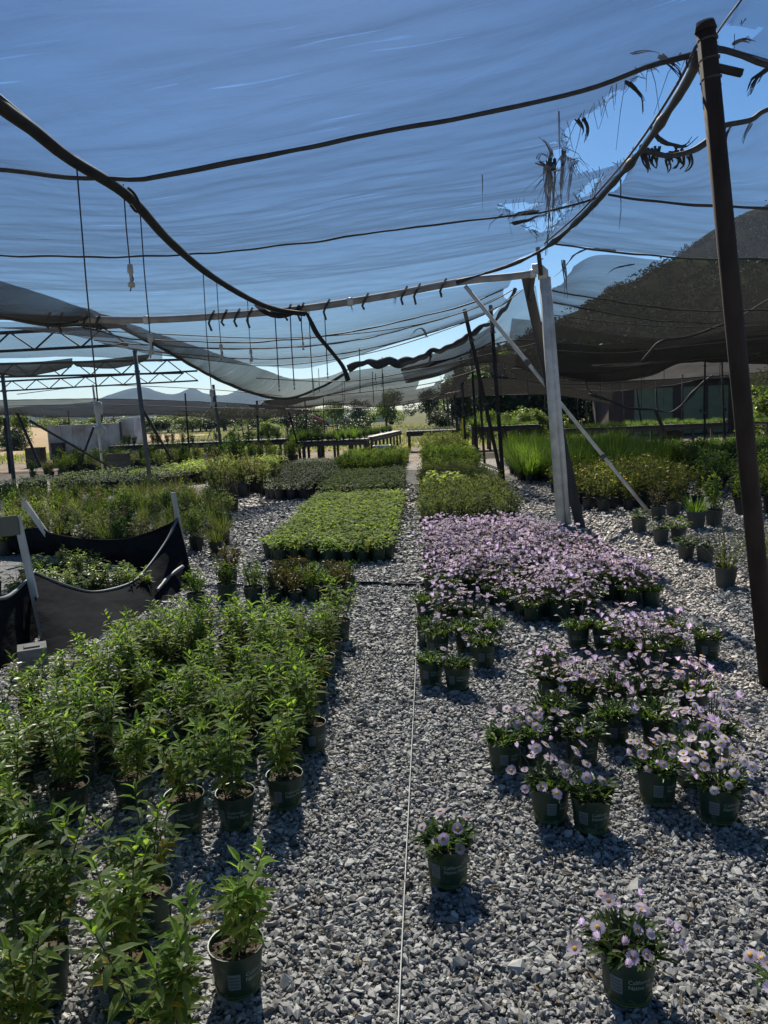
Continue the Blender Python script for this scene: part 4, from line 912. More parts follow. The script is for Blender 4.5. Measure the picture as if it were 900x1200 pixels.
# ---- lavender daisies right of the path
rng.seed(31)
DG = 'lavender daisies in green pots right of the path'
rowsD = put_rows([(-.10, 6.85), (.30, 6.5), (.62, 5.9), (1.1, 5.75), (1.35, 6.0), (1.85, 6.2), (1.75, 7.6), (1.40, 9.0), (1.15, 9.7), (-.06, 9.7)], .20, .03, 32, keep=.95)
for i, (x, y) in enumerate(rowsD):
    fo, bl = DAISY[i % 5]
    plant('potted_daisy', x, y, fo, 'lavender daisy in the dense flowering block right of the path', 'potted plant', DG, U(.85, 1.2), POTP, None, False, bl)
singles = [
    (.52, 2.04, 1.0, .1, 19, 0, 'nearest lavender daisy with many open yellow-eyed flowers, in a printed pot'),
    (.02, 2.58, 1.0, .15, 7, 2, 'lone daisy with a few fading flowers on the gravel path beside the white string'),
    (1.12, 2.98, 1.04, .25, 36, 1, 'daisy smothered in large pale pink flowers, printed pot facing front'),
    (.92, 3.13, 1.04, .7, 20, 0, 'daisy in the pot left of the one smothered in pale pink flowers'),
    (.60, 2.92, 1.0, .2, 3, 0, 'mostly green daisy with one or two flowers, beside the cluster of three pots'),
    (.45, 3.00, 1.0, .9, 26, 0, 'daisy crowded with lavender flowers just left of the mostly green one'),
    (.31, 3.44, 1.0, .8, 5, 0, 'green daisy at the path-side end of the front group'),
    (.44, 3.52, 1.0, .1, 22, 0, 'lavender daisy tucked behind the path-side green one'),
    (1.36, 2.78, 1.0, .1, 5, 0, 'daisy cut by the right frame edge'),
    (.92, 1.86, 1.0, .1, 14, 0, 'daisy in the bottom right corner with several open lavender flowers'),
    (-.03, 4.60, .98, .4, 1, 0, 'short green daisy in the path-side pot, the nearer of two left-hand pots'),
    (.13, 4.50, .98, .3, 2, 0, 'green daisy in the pot right of the path-side pair'),
    (-.05, 5.40, .98, .3, 2, 0, 'green daisy in the second path-side pot, behind the nearest one'),
    (.31, 4.90, 1.05, .8, 9, 0, 'daisy with trailing lavender flowers leaning over the open gravel'),
    (1.77, 4.95, 1.0, .3, 8, 0, 'daisy standing alone at the right, near the foot of the dark pole'),
    (.70, 4.62, .95, .5, 3, 0, 'low daisy behind the pale pink group with a single yellow bloom'),
    (.68, 3.50, 1.0, .4, 3, 0, 'nearly bare pot with a pale rim in the front group'),
]
for i, (x, y, sc, rz, nf, kindf, lab) in enumerate(singles):
    rng.seed(600+i); fo = MB(); daisy_leaves(fo, .095, 120)
    sp = flower_spots(nf, .155 if nf > 8 else .125, .015, .13 if nf < 24 else .22, 1.2)
    for p, nn in sp: stem_to(fo, p)
    t = thing('potted_daisy', lab, 'potted plant', (x, y, 0), rz*.8, DG, sc)
    put('pot', POT, t); put('soil', SOIL, t); fo.build('foliage', [M_daisyleaf, M_stem], t)
    lib = (FLOW*3+FLOWB+[BUD, BUD], FLOWP*4+[BUD], FLOW+FLOWB*3+[BUD])[kindf]
    for p, nn in sp:
        o = put('flower', rng.choice(lib), t); o.location = p; o.rotation_mode = 'QUATERNION'; o.rotation_quaternion = nn.to_track_quat('Z', 'Y'); s_ = U(.8, 1.3); o.scale = (s_, s_, s_)
rng.seed(33)
for i, (x, y, dense, lab) in enumerate([
        (.02, 5.15, 2, 'daisy with sparse flowers among the path-side pots'), (.12, 5.75, 0, 'flowering daisy at the near path-side corner of the dense block'), (.22, 5.25, 1, 'leafy daisy with scattered flowers inside the path-side group'),
        (.30, 5.65, 3, 'daisy full of flowers behind the trailing one'), (.40, 5.30, 1, 'daisy with flowers hanging out beside the trailing one'), (-.06, 6.1, 1, 'small daisy at the path edge, ahead of the dense block'), (.12, 6.3, 3, 'full daisy at the path edge, joining the dense block'),
        (1.00, 5.25, 2, 'daisy in the middle pots before the dense block'), (1.17, 5.22, 2, 'daisy right of the middle pots before the dense block'), (1.34, 4.72, 3, 'daisy heaped with flowers near the middle right'), (1.20, 4.82, 3, 'flowering daisy left of the heaped one near the middle right'),
        (1.50, 4.85, 3, 'flowering daisy right of the heaped one near the middle right'), (1.30, 5.05, 0, 'flowering daisy behind the heaped one near the middle right'), (1.62, 5.20, 2, 'leafy daisy between the heaped one and the lone right-hand one'),
        (.78, 4.05, 3, 'daisy with a carpet of pale flowers in the front group'), (.98, 4.12, 4, 'daisy at the centre of the pale flower carpet'), (1.16, 4.05, 3, 'daisy right of centre in the pale flower carpet'), (1.36, 4.0, 3, 'daisy at the right end of the pale flower carpet'),
        (.88, 3.72, 2, 'leafy daisy in shade before the pale flower carpet'), (1.08, 3.66, 2, 'leafy daisy in shade, right one of two before the pale carpet'), (1.27, 3.48, 3, 'flowering daisy behind the one smothered in pale pink'), (.58, 3.78, 1, 'daisy with few flowers behind the pale-rimmed bare pot'), (.66, 4.25, 3, 'daisy at the left end of the pale flower carpet'), (1.12, 3.28, 3, 'daisy just behind the one smothered in pale pink flowers')]):
    fo, bl = (DAISY[i % 5] if dense in (0, 3, 4) else DAISYG[dense])
    plant('potted_daisy', x, y, fo, lab, 'potted plant', DG, U(.95, 1.08), POT, U(-.9, .9), True, bl)

# ---- lime bedding and the beds beyond
def bed(kind, poly, sp, jit, seed, fols, label, group, sc=(.9, 1.1), pot=POTP, keep=1.0, cat='potted plant', potsc=1.0, maxn=300, z=0.0):
    pts = put_rows(poly, sp, jit, seed, keep=keep); pts.sort(key=lambda p: p[1]); rng.seed(seed+1)
    for x, y in pts[:maxn]: plant(kind, x, y, rng.choice(fols), label, cat, group, U(*sc), pot, None, False, None, z, potsc)
    return len(pts)
bed('potted_seedling', [(-1.92, 8.65), (-.50, 8.35), (-.52, 14.2), (-2.1, 14.2)], .175, .012, 41, LIME, 'lime green seedling in the long bright bed left of the path', 'lime seedlings in the long bed', (.95, 1.1))
mb = MB(); q = Vector((-.70, 8.33, .26)); mb.box(q, (.05, .008, .05)); mb.box(q-Vector((0, 0, .06)), (.006, .006, .09)); tag(mb.build('plant_tag', M_ysticky), 'small yellow tag at the near corner of the lime seedling bed', 'plant tag')
bed('bedding_plant', [(-2.1, 14.6), (-.53, 14.5), (-.56, 18.9), (-2.4, 19.0)], .235, .02, 42, MIDF, 'mid green bedding plant behind the lime seedlings', 'mid green bedding plants', (1.15, 1.4))
bed('leafy_bush', [(-2.5, 20.4), (-.62, 20.2), (-.72, 25.5), (-2.7, 26)], .30, .03, 43, MIDB, 'leafy plant in the raised-looking far bed at the end of the lime row', 'leafy plants of the far centre bed', (1.0, 1.2), POTB)
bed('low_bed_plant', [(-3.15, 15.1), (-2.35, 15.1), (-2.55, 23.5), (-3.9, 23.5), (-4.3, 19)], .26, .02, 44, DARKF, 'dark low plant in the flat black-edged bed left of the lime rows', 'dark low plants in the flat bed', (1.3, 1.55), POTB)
bed('potted_sage', [(-.12, 10.3), (1.18, 10.4), (1.22, 13), (1.1, 17.6), (-.2, 17.6)], .33, .04, 45, SAGE, 'grey-green sage bush in the bed behind the lavender daisies', 'sage bushes behind the daisies', (1.0, 1.25))
bed('potted_sage', [(.1, 13.4), (.5, 13.4), (.5, 14.3), (.1, 14.3)], .30, .03, 46, LIME, 'pale leafy plant among the sage bushes', 'pale plants among the sage', (1.9, 2.3))
bed('potted_bush', [(-.2, 18.6), (1.3, 18.6), (1.4, 25.5), (-.3, 25.5)], .42, .05, 47, MIDB, 'green bush in the far bed at the end of the middle path', 'green bushes at the end of the middle path', (1.05, 1.4), POTB)
bed('potted_bush', [(.0, 26), (1.0, 26), (1.0, 28.5), (.0, 28.5)], .45, .05, 48, SAGE, 'pale bush behind the far green bed', 'pale bushes behind the far bed', (1.7, 2.0), POTB)
bed('potted_reed', [(1.95, 16.6), (3.9, 15.6), (5.6, 17.5), (5.4, 23), (2.3, 23)], .40, .06, 49, TALLG, 'tall bright green reed clump right of the white post', 'tall green reeds by the white post', (1.1, 1.4), POTB)
bed('potted_flower', [(2.15, 12.0), (4.1, 11.6), (4.5, 15.0), (2.3, 15.2)], .36, .05, 50, YELF, 'olive bush dotted with yellow flowers behind the brace pipe', 'yellow-flowered bushes behind the brace pipe', (1.1, 1.35), POTB)
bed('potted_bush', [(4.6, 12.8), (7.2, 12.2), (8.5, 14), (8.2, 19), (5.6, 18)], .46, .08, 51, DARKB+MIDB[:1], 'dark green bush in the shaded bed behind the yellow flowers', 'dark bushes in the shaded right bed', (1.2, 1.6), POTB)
bed('potted_bush', [(4.3, 11.0), (5.6, 10.8), (6.0, 12.2), (4.7, 12.3)], .42, .06, 52, MIDB+YELF[:1], 'bright leafy bush at the near edge of the shaded right bed', 'bright bushes left of the dark pole', (1.35, 1.65), POTB)
bed('strip_bed_plant', [(4.9, 20.0), (12, 19.5), (13, 24.5), (5.2, 24.5)], .48, .08, 53, LOWG+LIME[:2], 'yellow-green low plant in the sunny strip before the right bench', 'low plants before the right bench', (1.4, 1.9), POTB)
bed('grass_plant', [(-13.5, 10.5), (-6.3, 9.9), (-3.2, 8.9), (-2.55, 9.4), (-3.0, 11.4), (-4.2, 14.5), (-6.0, 17.2), (-13.5, 17.5)], .44, .10, 54, GRASS+SAGE[:3]+DARKB[:2]+MIDB[:3]+DRY[:1]+WISP, 'grassy or greyish plant in the wide mixed bed behind the black fabric fence', 'plants of the wide mixed left bed', (.95, 1.3), POTB, .95)
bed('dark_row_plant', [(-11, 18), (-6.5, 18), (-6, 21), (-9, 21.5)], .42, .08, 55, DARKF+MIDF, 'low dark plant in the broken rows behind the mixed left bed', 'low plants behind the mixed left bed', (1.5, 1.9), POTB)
bed('lime_bed_plant', [(-7.6, 20), (-4.6, 20), (-4.4, 24), (-7.2, 25)], .40, .06, 56, LIME, 'bright lime plant in the small lit bed before the long left bench', 'bright lime plants before the left bench', (1.5, 1.9), POTB)
bed('potted_bush', [(-4.6, 15.8), (-3.6, 15.5), (-3.4, 17.5), (-4.6, 18)], .5, .08, 57, SAGE+DRY, 'pale dry-looking bush with dark pot left of the flat dark bed', 'pale bushes left of the flat bed', (1.6, 2.1), POTB)
bed('far_row_plant', [(-13, 23.5), (-4.8, 25.2), (-4.6, 27.6), (-13, 27.6)], .55, .12, 62, DARKB+MIDB+SAGE[:2]+GRASS[:1], 'mixed low plant in the rows just before the very long left bench', 'mixed plants before the long left bench', (1.2, 1.9), POTB, .8)
for x, y, s_, fo, lab in [(-4.75, 19.2, 3.0, DARKB[0], 'big round grey-green shrub beside the left benches'), (-5.2, 18.4, 2.3, DRY[0], 'large wispy grey shrub in front of the big round one'),
                          (-4.0, 14.4, 2.0, SAGE[1], 'pale-leaved bush in a broad dark pot at the edge of the mixed bed'), (-3.6, 13.7, 1.7, DRY[1], 'dry blossom-topped bush at the edge of the mixed bed')]:
    plant('potted_bush', x, y, fo, lab, 'potted plant', None, s_, POTB, None)
rng.seed(60)
for x, y, s_, fo, lab in [(2.68, 9.95, 1.25, MIDF[0], 'small grassy plant in a grey pot near the brace pipe foot'), (2.72, 9.15, 1.15, MIDF[1], 'grassy plant, left of the pair of pots on the sunny gravel'), (2.94, 9.2, 1.15, LIME[2], 'grassy plant, right of the pair of pots on the sunny gravel'),
                          (2.67, 8.12, 1.1, MIDF[0], 'leafy pot, left of the nearer pair on the sunny gravel'), (2.81, 7.95, 1.1, MIDF[1], 'leafy pot, right of the nearer pair on the sunny gravel'),
                          (3.45, 10.1, 1.5, LOWG[2], 'leafy plant in a dark pot behind the sunny pair'), (3.75, 10.3, 1.4, MIDB[0], 'bush in a dark pot beside the one behind the sunny pair'), (3.2, 10.9, 1.3, DRY[0], 'thin twiggy plant in a dark pot beside the brace pipe foot'), (3.5, 11.2, 1.3, YELF[1], 'thin plant with yellow flowers right of the brace pipe foot'),
                          (2.62, 6.9, 1.2, WISP[0], 'wispy grass in a grey pot left of the dark pole foot'), (2.85, 6.7, 1.2, WISP[1], 'wispy grass in a grey pot partly behind the dark pole'), (3.15, 6.75, 1.2, WISP[0], 'wispy grass in a pot right of the dark pole'), (3.05, 7.2, 1.25, WISP[1], 'wispy grass behind the dark pole at the right edge'),
                          (2.75, 5.9, 1.05, DAISYG[1][0], 'small green plant at the right edge beside the dark pole foot')]:
    plant('grass_plant', x, y, fo, lab, 'potted plant', None, s_, POTG, None)
bed('potted_bush', [(4.9, 8.5), (7.5, 8.5), (7.5, 11), (5.4, 11)], .5, .06, 61, DARKB, 'dark bush in the pots beyond the dark pole at the right edge', 'dark bushes at the right edge', (1.1, 1.4), POTB)

# dry leaves and twigs lying about on the stone, uncountable
rng.seed(64); mb = MB()
for i in range(900):
    y = 1.6+7*rng.random()**1.3; x = U(-.5, .48)*y+U(-.1, .2); p = (x, y, .018+U(0, .012))
    if rng.random() < .7: mb.leaf(p, dirv(U(0, 6.28), U(-.2, .3)), U(.02, .05), U(.006, .013), Vector((U(-.4, .4), U(-.4, .4), 1)), U(-.4, .4), .3)
    else: a = U(0, 6.28); mb.tube([p, (x+math.cos(a)*.03, y+math.sin(a)*.03, .03), (x+math.cos(a)*U(.05, .1), y+math.sin(a)*.06, .022)], [.0016, .0014, .0008], 3)
tag(mb.build('leaf_litter', leafmat('dry_leaf', [(.16, .11, .06), (.24, .18, .09), (.12, .10, .06)], .2, .7)), None, None, None, 'stuff')

# ------------------------------------------------------------------ black fabric fence round the seedlings at left
def wall_sheet(mb, bot, top, nu, nv, bulge, seed):
    B, T = resample(bot, nu), resample(top, nu); vs, fs = [], []
    for j in range(nv+1):
        t = j/nv
        for i in range(nu):
            p = B[i].lerp(T[i], t); nrm = Vector((0, -1, 0)); e = math.sin(math.pi*t)*math.sin(math.pi*i/(nu-1))
            f = noise.noise(Vector((p.x*2.2+seed, p.y*2.2, p.z*1.2)))*.06 + noise.noise(Vector((p.x*7+seed, p.z*2.0-p.x*3, seed)))*.025
            vs.append(p+nrm*(bulge*e+f*(.35+.65*t*(1-t)*4)))
    for j in range(nv):
        for i in range(nu-1): fs.append((j*nu+i, j*nu+i+1, (j+1)*nu+i+1, (j+1)*nu+i))
    mb.add(vs, fs)
    return T
ft = thing('fabric_fence', 'sagging black fabric fence around a patch of seedlings, behind the leafy shrubs', 'fence', (-2.58, 7.86, 0))
o_ = Vector((-2.58, 7.86, 0))
cor = P(208, 608, 7.86)
topF = [P(208, 608, 7.86), P(196, 632, 7.6), P(172, 666, 7.1), P(150, 685, 6.75), P(112, 694, 6.45), P(78, 687, 6.2), P(40, 671, 6.0)]
botF = [G(226, 684), G(205, 700), G(170, 722), G(135, 740), G(105, 756), G(75, 768), G(52, 772)]
topB = [P(208, 609, 7.87), P(188, 620, 8.1), P(142, 633, 8.5), P(95, 632, 9), P(60, 626, 9.4), P(38, 620, 9.6), P(-60, 640, 9.9)]
botB = [G(222, 680), Vector((-2.9, 8.1, 0)), Vector((-3.4, 8.5, 0)), Vector((-4.0, 9, 0)), Vector((-4.5, 9.4, 0)), Vector((-4.9, 9.6, 0)), Vector((-5.6, 9.9, 0))]
topL = [P(40, 671, 6.0), P(22, 690, 5.6), P(2, 702, 5.2), P(-40, 700, 4.8), P(-120, 690, 4.5)]
botL = [Vector((p.x+.02, p.y+.10, 0)) for p in topL]
for nm, bt, tp, sd_ in (('front_sheet', botF, topF, 1.3), ('back_sheet', botB, topB, 4.1), ('side_sheet', botL, topL, 7.7)):
    mb = MB(); T = wall_sheet(mb, [p-o_ for p in bt], [p-o_ for p in tp], 60, 16, .05, sd_); mb.build(nm, M_fabric, ft, True)
    mb = MB(); mb.tube([p+Vector((0, 0, .004)) for p in T], [.010+.012*abs(noise.noise(p*3)) for p in T], 6); mb.build('folded_hem', M_hem if nm != 'back_sheet' else M_fabric, ft, True)
mb = MB(); e = [p-o_ for p in resample([G(214, 664, .22), G(198, 676, .18), G(184, 692, .13)], 30)]
mb.tube(e, [.014+.03*abs(noise.noise(p*4)) for p in e], 7); mb.build('turned_out_hem', M_hem, ft, True)
mb = MB(); e = [p-o_ for p in resample([G(226, 690, .03), G(232, 684, .05), G(228, 672, .07)], 10)]; mb.tube(e, .02, 5); mb.build('torn_scrap', M_hem, ft, True)
def stake(lab, a, b, wd, board=None):
    t = thing('wood_stake', lab, 'stake', a); mb = MB(); mb.bar(Vector((0, 0, -.05)), Vector(b)-Vector(a), wd, wd*.45); mb.build('stake_shaft', M_stake, t); return t
stake('short pale stake at the right corner of the black fabric fence', (-2.60, 7.92, 0), P(203, 577, 7.9), .05)
stake('pale stake rising behind the grey-green board on the black fence', (-4.75, 9.55, 0), P(28, 588, 9.5), .07)
sa, sb = G(53, 752), P(20, 606, 5.85); t = stake('pale leaning stake in front of the black fabric fence, carrying a blank board', sa, sb, .055)
mb = MB(); c0 = P(4, 617, 5.82); mb.box(c0, (.25, .016, .155), 0, Matrix.Rotation(R(-4), 3, 'Y')); tag(mb.build('sign_board', M_sign), 'blank olive-grey board on the leaning stake at the left frame edge', 'sign')
mb = MB(); mb.box(G(44, 790)+Vector((-.02, .0, .10)), (.19, .19, .20), 0, Matrix.Rotation(.5, 3, 'Z'), .96); mb.box(G(44, 790)+Vector((-.02, 0, .205)), (.10, .10, .012), 0, Matrix.Rotation(.5, 3, 'Z'))
tag(mb.build('concrete_footing', M_conc), 'pale concrete block at the foot of the leaning stake', 'block')
rng.seed(70)
for i in range(34):
    f = rng.random(); x = -4.7+2.0*f+U(-.2, .2); y = 8.5-1.1*f+U(-.9, .35)-.2
    if y < 6.9 or x < -4.6: y = max(y, 6.9)
    plant('potted_seedling', x, y, rng.choice(SHRUB if i % 3 == 0 else MIDF), 'small green plant inside the black fabric fence', 'potted plant', 'small plants inside the black fence', U(.85, 1.05) if i % 3 else .72, POTP)
# ------------------------------------------------------------------ benches with seedling trays
def bench(label, c, L, D, H, rz, top=M_bench, legs=6):
    t = thing('plant_bench', label, 'bench', c, rz); mb = MB()
    for k in range(5): mb.box((0, -D/2+D*(k+.5)/5, H-.02), (L, D/5-.02, .04))
    mb.box((0, -D/2-.012, H-.07), (L, .022, .10)); mb.build('bench_top', top, t)
    for i in range(legs):
        for s_ in (-1, 1):
            mb = MB(); mb.box((-L/2+.1+(L-.2)*i/(legs-1), s_*(D/2-.08), (H-.041)/2), (.09, .07, H-.041)); mb.build('leg', top, t)
    return t
def trays(c, L, D, H, rz, fols, label, group, sc, nx, ny, seed, tw=.52):
    rng.seed(seed); Mx = Matrix.Rotation(rz, 4, 'Z')
    for i in range(nx):
        for j in range(ny):
            q = Vector(c)+(Mx @ Vector((-L/2+L*(i+.5)/nx, -D/2+D*(j+.5)/ny, H+.001)))
            t = thing('seedling_tray', label, 'seedling tray', q, rz, group); mb = MB()
            mb.box((0, 0, .04), (L/nx*.95, D/ny*.93, .08), 0, None, 1.04); mb.build('tray', M_tray, t)
            k = max(2, int(L/nx/.16)); 
            for a in range(k):
                f = put('foliage', rng.choice(fols), t); f.location = (-L/nx/2+L/nx*(a+.5)/k, U(-.05, .05), .08-.14*sc); f.rotation_euler.z = U(0, 6.28); f.scale = (sc, sc, sc*U(.8, 1.1))
bc = (7.6, 28.0, 0); bench('long grey plant bench in front of the conifers and green shed', bc, 5.6, 1.3, .72, .02, M_bench, 6)
trays(bc, 5.6, 1.3, .72, .02, LOWG, 'black tray of bright seedlings on the long right bench', 'seedling trays on the long right bench', 1.1, 9, 2, 80)
bc = (12.6, 26.3, 0); bench('dark plant bench continuing right behind the dark pole', bc, 3.4, 1.2, .75, .05, M_bench, 4)
trays(bc, 3.4, 1.2, .75, .05, LOWG, 'black tray of seedlings on the bench behind the dark pole', 'seedling trays behind the dark pole', 1.0, 6, 2, 81)
bc = (-8.0, 29.0, 0); bench('very long left bench of dark plants in front of the dry field', bc, 8.0, 1.2, .72, .03, M_bench, 12)
trays(bc, 8.0, 1.2, .72, .03, DARKF+DARKB[:2], 'black tray of dark plants on the very long left bench', 'trays on the very long left bench', 1.2, 14, 2, 82)
bc = (-3.7, 28.6, 0); bench('middle bench of dark grassy plants beside the thin black posts', bc, 3.0, 1.2, .62, .0, M_bench, 6)
trays(bc, 3.0, 1.2, .62, 0, [TALLG[0], DARKB[0], DARKB[1]], 'tray of dark grassy plants on the middle bench', 'trays on the middle bench', .95, 5, 2, 83)
bc = (-2.2, 34.0, 0); bench('bench running away toward the field behind the middle bench', bc, 7.5, 1.0, .62, 1.45, M_bench, 9)
trays(bc, 7.5, 1.0, .62, 1.45, DARKB, 'tray of low dark plants on the bench running toward the field', 'trays on the bench running away', .8, 9, 1, 84)
bc = (.15, 31.5, 0); bench('low dark bench with crates at the far end of the middle path', bc, 2.0, 1.2, .75, 0, M_timber, 3)
trays(bc, 2.0, 1.2, .75, 0, DARKF, 'tray of short dark plants on the low dark bench', 'trays on the low dark bench', 1.2, 4, 2, 85)
bc = (3.0, 30.5, 0); bench('grey bench behind the middle row of dark posts, in the conifer shade', bc, 2.6, 1.2, .85, 0, M_timber, 5)
trays(bc, 2.6, 1.2, .85, 0, TALLG[:1]+LOWG, 'tray of grassy plants on the bench behind the dark posts', 'trays behind the dark posts', .9, 5, 2, 86)
def crate(label, c, d, mat, rz=0, kind='crate'):
    t = thing(kind, label, kind.split('_')[-1], c, rz); mb = MB(); th = .02
    for sx_ in (-1, 1): mb.box((sx_*(d[0]-th)/2, 0, d[2]/2), (th, d[1]-2*th-.002, d[2])); mb.box((0, sx_*(d[1]-th)/2, d[2]/2), (d[0], th, d[2]))
    mb.box((0, 0, th/2), (d[0]-2*th-.002, d[1]-2*th-.002, th)); mb.build('box_body', mat, t)
    mb = MB(); 
    for sx_ in (-1, 1): mb.box((0, sx_*(d[1]/2+.012), d[2]-.03), (d[0]+.02, .022, .05)); mb.box((sx_*(d[0]/2+.012), 0, d[2]-.03), (.022, d[1]-.02, .05))
    mb.build('rim', mat, t); return t
crate('pale crate at the end of the far centre bed', (-1.55, 25.9, 0), (.55, .4, .55), M_whitebox)
crate('blue-grey crate among the dark posts of the middle row', (1.35, 25.0, 0), (.5, .4, .4), M_crate, .2)
crate('blue crate under the long right bench', (7.2, 27.7, 0), (.45, .4, .45), M_crate, .1)
crate('white crate under the long right bench', (6.2, 27.8, 0), (.35, .35, .55), M_whitebox, .2)
crate('brown crate under the long right bench', (8.6, 27.9, 0), (.6, .5, .55), M_timber, .0)
crate('dark planter box in front of the white trailer, left one', (-11.4, 25.0, 0), (.9, .6, .38), M_tray, .1, 'planter_box')
crate('dark planter box in front of the white trailer, right one', (-9.4, 25.4, 0), (.95, .6, .42), M_tray, -.1, 'planter_box')
crate('grey-brown bin at the foot of the pale slim post', (-9.4, 22.9, 0), (.55, .5, .75), M_bench, .1, 'storage_bin')
crate('pale bin behind the bright lime plants', (-7.5, 26.2, 0), (.4, .4, .5), M_whitebox, .1, 'storage_bin')
# stack of dark pots by the middle path
for i in range(7):
    mb = MB(); mb.lathe([(.001, .001), (.16, .001), (.20, .36), (.215, .36), (.215, .38), (.19, .38), (.15, .05)], 14)
    tag(mb.build('large_pot', M_potblack, None, True), 'large black nursery pot beside the far dark posts', 'pot', 'large black pots beside the far posts').location = (.9+U(-.15, .5), 26.5+i*.9, 0)
for i, (x, y, lab) in enumerate([(-11.0, 14.3, 'black bucket standing in the mixed left bed'), (5.05, 17.6, 'black pot in front of the tall reeds')]):
    mb = MB(); mb.lathe([(.001, .001), (.15, .001), (.18, .36), (.195, .36), (.195, .39), (.17, .39), (.14, .05)], 16); mb.build('large_pot', M_potblack, None, True); tag(bpy.context.scene.collection.objects[-1], lab, 'pot').location = (x, y, 0)

# ------------------------------------------------------------------ trailer, shed, cars
t = thing('box_trailer', 'long stained white box trailer standing at the far left', 'trailer', (-13.7, 31.5, 0), .06)
mb = MB(); mb.box((-.3, 0, .95), (3.0, 1.5, 1.4)); mb.build('box_body', M_wpanel, t)
mb = MB()
for k in range(7): mb.box((-1.75+.48*k, -.765, .95), (.03, .02, 1.36))
mb.build('panel_rib', M_wpanel, t)
mb = MB(); mb.box((1.48, 0, 1.0), (.55, 1.62, 1.62), 0, None, .97); mb.build('end_cabin', M_wpanel, t)
mb = MB(); mb.box((1.22, -.85, .95), (.06, .06, 1.5)); mb.build('corner_post', M_galv, t)
for s_ in (-1, 1):
    for x in (-1.0, .9):
        w_ = MB(); w_.lathe([(.001, -.1), (.2, -.1), (.28, -.06), (.28, .06), (.2, .1), (.001, .1)], 16); ob = w_.build('wheel', M_tyre, t); ob.rotation_euler = (R(90), 0, 0); ob.location = (x, s_*.66, .28)
crate('weathered grey plywood bin left of the white trailer', (-15.9, 30.4, 0), (.6, .6, .8), M_bench, .1, 'storage_bin')
crate('open black-and-white shelf box beside the trailer', (-15.0, 30.6, 0), (.45, .5, .95), M_tray, .1, 'storage_bin')
t = thing('storage_shed', 'low shed with dark boards and pale green doors behind the right bench', 'shed', (12.9, 38, 0), -.03)
mb = MB(); mb.box((0, 0, 1.2), (9.0, 4.0, 2.4)); mb.build('wall', M_shedwall, t)
mb = MB(); mb.add([(-4.9, -2.6, 2.5), (4.9, -2.6, 2.5), (4.9, 0, 3.4), (-4.9, 0, 3.4), (-4.9, 2.6, 2.5), (4.9, 2.6, 2.5), (-4.9, -2.6, 2.58), (4.9, -2.6, 2.58), (4.9, 0, 3.48), (-4.9, 0, 3.48), (-4.9, 2.6, 2.58), (4.9, 2.6, 2.58)],
                  [(0, 1, 2, 3), (3, 2, 5, 4), (6, 9, 8, 7), (9, 10, 11, 8), (0, 6, 7, 1), (4, 5, 11, 10), (0, 3, 9, 6), (3, 4, 10, 9), (1, 7, 8, 2), (2, 8, 11, 5)]); mb.build('roof', M_roof, t)
mb = MB(); mb.box((-2.5, -2.02, 1.15), (1.7, .03, 2.1)); mb.build('siding_panel', M_greenwall, t)
for x in (-.75, .35):
    d_ = None; mb = MB(); mb.box((x, -2.03, 1.15), (.88, .05, 2.1)); d_ = mb.build('door', M_greenwall, t)
    mb = MB(); mb.box((x+.33, -2.07, 1.1), (.05, .03, .14)); mb.build('handle', M_darksteel, d_)
def car(label, c, rz, mat, group=None):
    t = thing('parked_car', label, 'car', c, rz); mb = MB()
    prof = [(-2.1, .35), (-2.15, .75), (-1.9, .92), (-1.2, 1.0), (-.75, 1.42), (.75, 1.46), (1.45, 1.05), (2.1, .95), (2.15, .4)]
    vs = [(x, -.85*(1 if z < 1.1 else .82), z) for x, z in prof]+[(x, .85*(1 if z < 1.1 else .82), z) for x, z in prof]; N = len(prof)
    mb.add(vs, [tuple(range(N-1, -1, -1)), tuple(range(N, 2*N))]+[(i, i+1, N+i+1, N+i) for i in range(N-1)]+[(N-1, 0, N, 2*N-1)]); mb.build('body', mat, t)
    mb = MB(); mb.box((.0, -.80, 1.2), (1.6, .03, .32)); mb.box((0, .80, 1.2), (1.6, .03, .32)); mb.build('window', M_glass, t)
    for x in (-1.35, 1.35):
        for s_ in (-1, 1):
            w_ = MB(); w_.lathe([(.001, -.1), (.22, -.1), (.32, -.06), (.32, .06), (.22, .1), (.001, .1)], 14); ob = w_.build('wheel', M_tyre, t); ob.rotation_euler = (R(90), 0, 0); ob.location = (x, s_*.8, .32)
car('reddish car parked beyond the field behind thin black posts', (-14.2, 92, 0), .1, M_carred)
car('grey car parked beyond the field, right of the reddish one', (-11.0, 94, 0), .05, M_car)
car('silver car half hidden by bushes beyond the field', (-5.6, 92, 0), .1, M_whitebox)

# ------------------------------------------------------------------ trees, hedge, field
def crown_mesh(seed, mat, blobs, per, size, flat=1.0, name='crown'):
    rng.seed(seed); mb = MB()
    for c, r in blobs:
        c = Vector(c)
        for i in range(per):
            d = rv().normalized(); p = c+Vector((d.x*r, d.y*r, d.z*r*flat))*U(.55, 1.08)*(1+.25*noise.noise(c+d*2.2))
            if p.z < .12: p.z = U(.05, .3)
            mb.card(p, rv(), rv(), size*U(.6, 1.4), size*U(.4, .8))
    return mb.mesh(name, [mat])
def blobset(seed, n_, R0, H, zc, rr):
    rng.seed(seed); return [((U(-1, 1)*R0, U(-1, 1)*R0, zc+U(-.5, .5)*H), rr*U(.6, 1.15)) for _ in range(n_)]
CROWN = [crown_mesh(700+i, M_treelf, blobset(710+i, 13, 1.7, 3.0, 2.5, 1.1), 420, .22) for i in range(4)]
CROWND = [crown_mesh(720+i, M_treedk, blobset(730+i, 13, 1.7, 3.2, 2.5, 1.1), 420, .22) for i in range(3)]
CONE = []
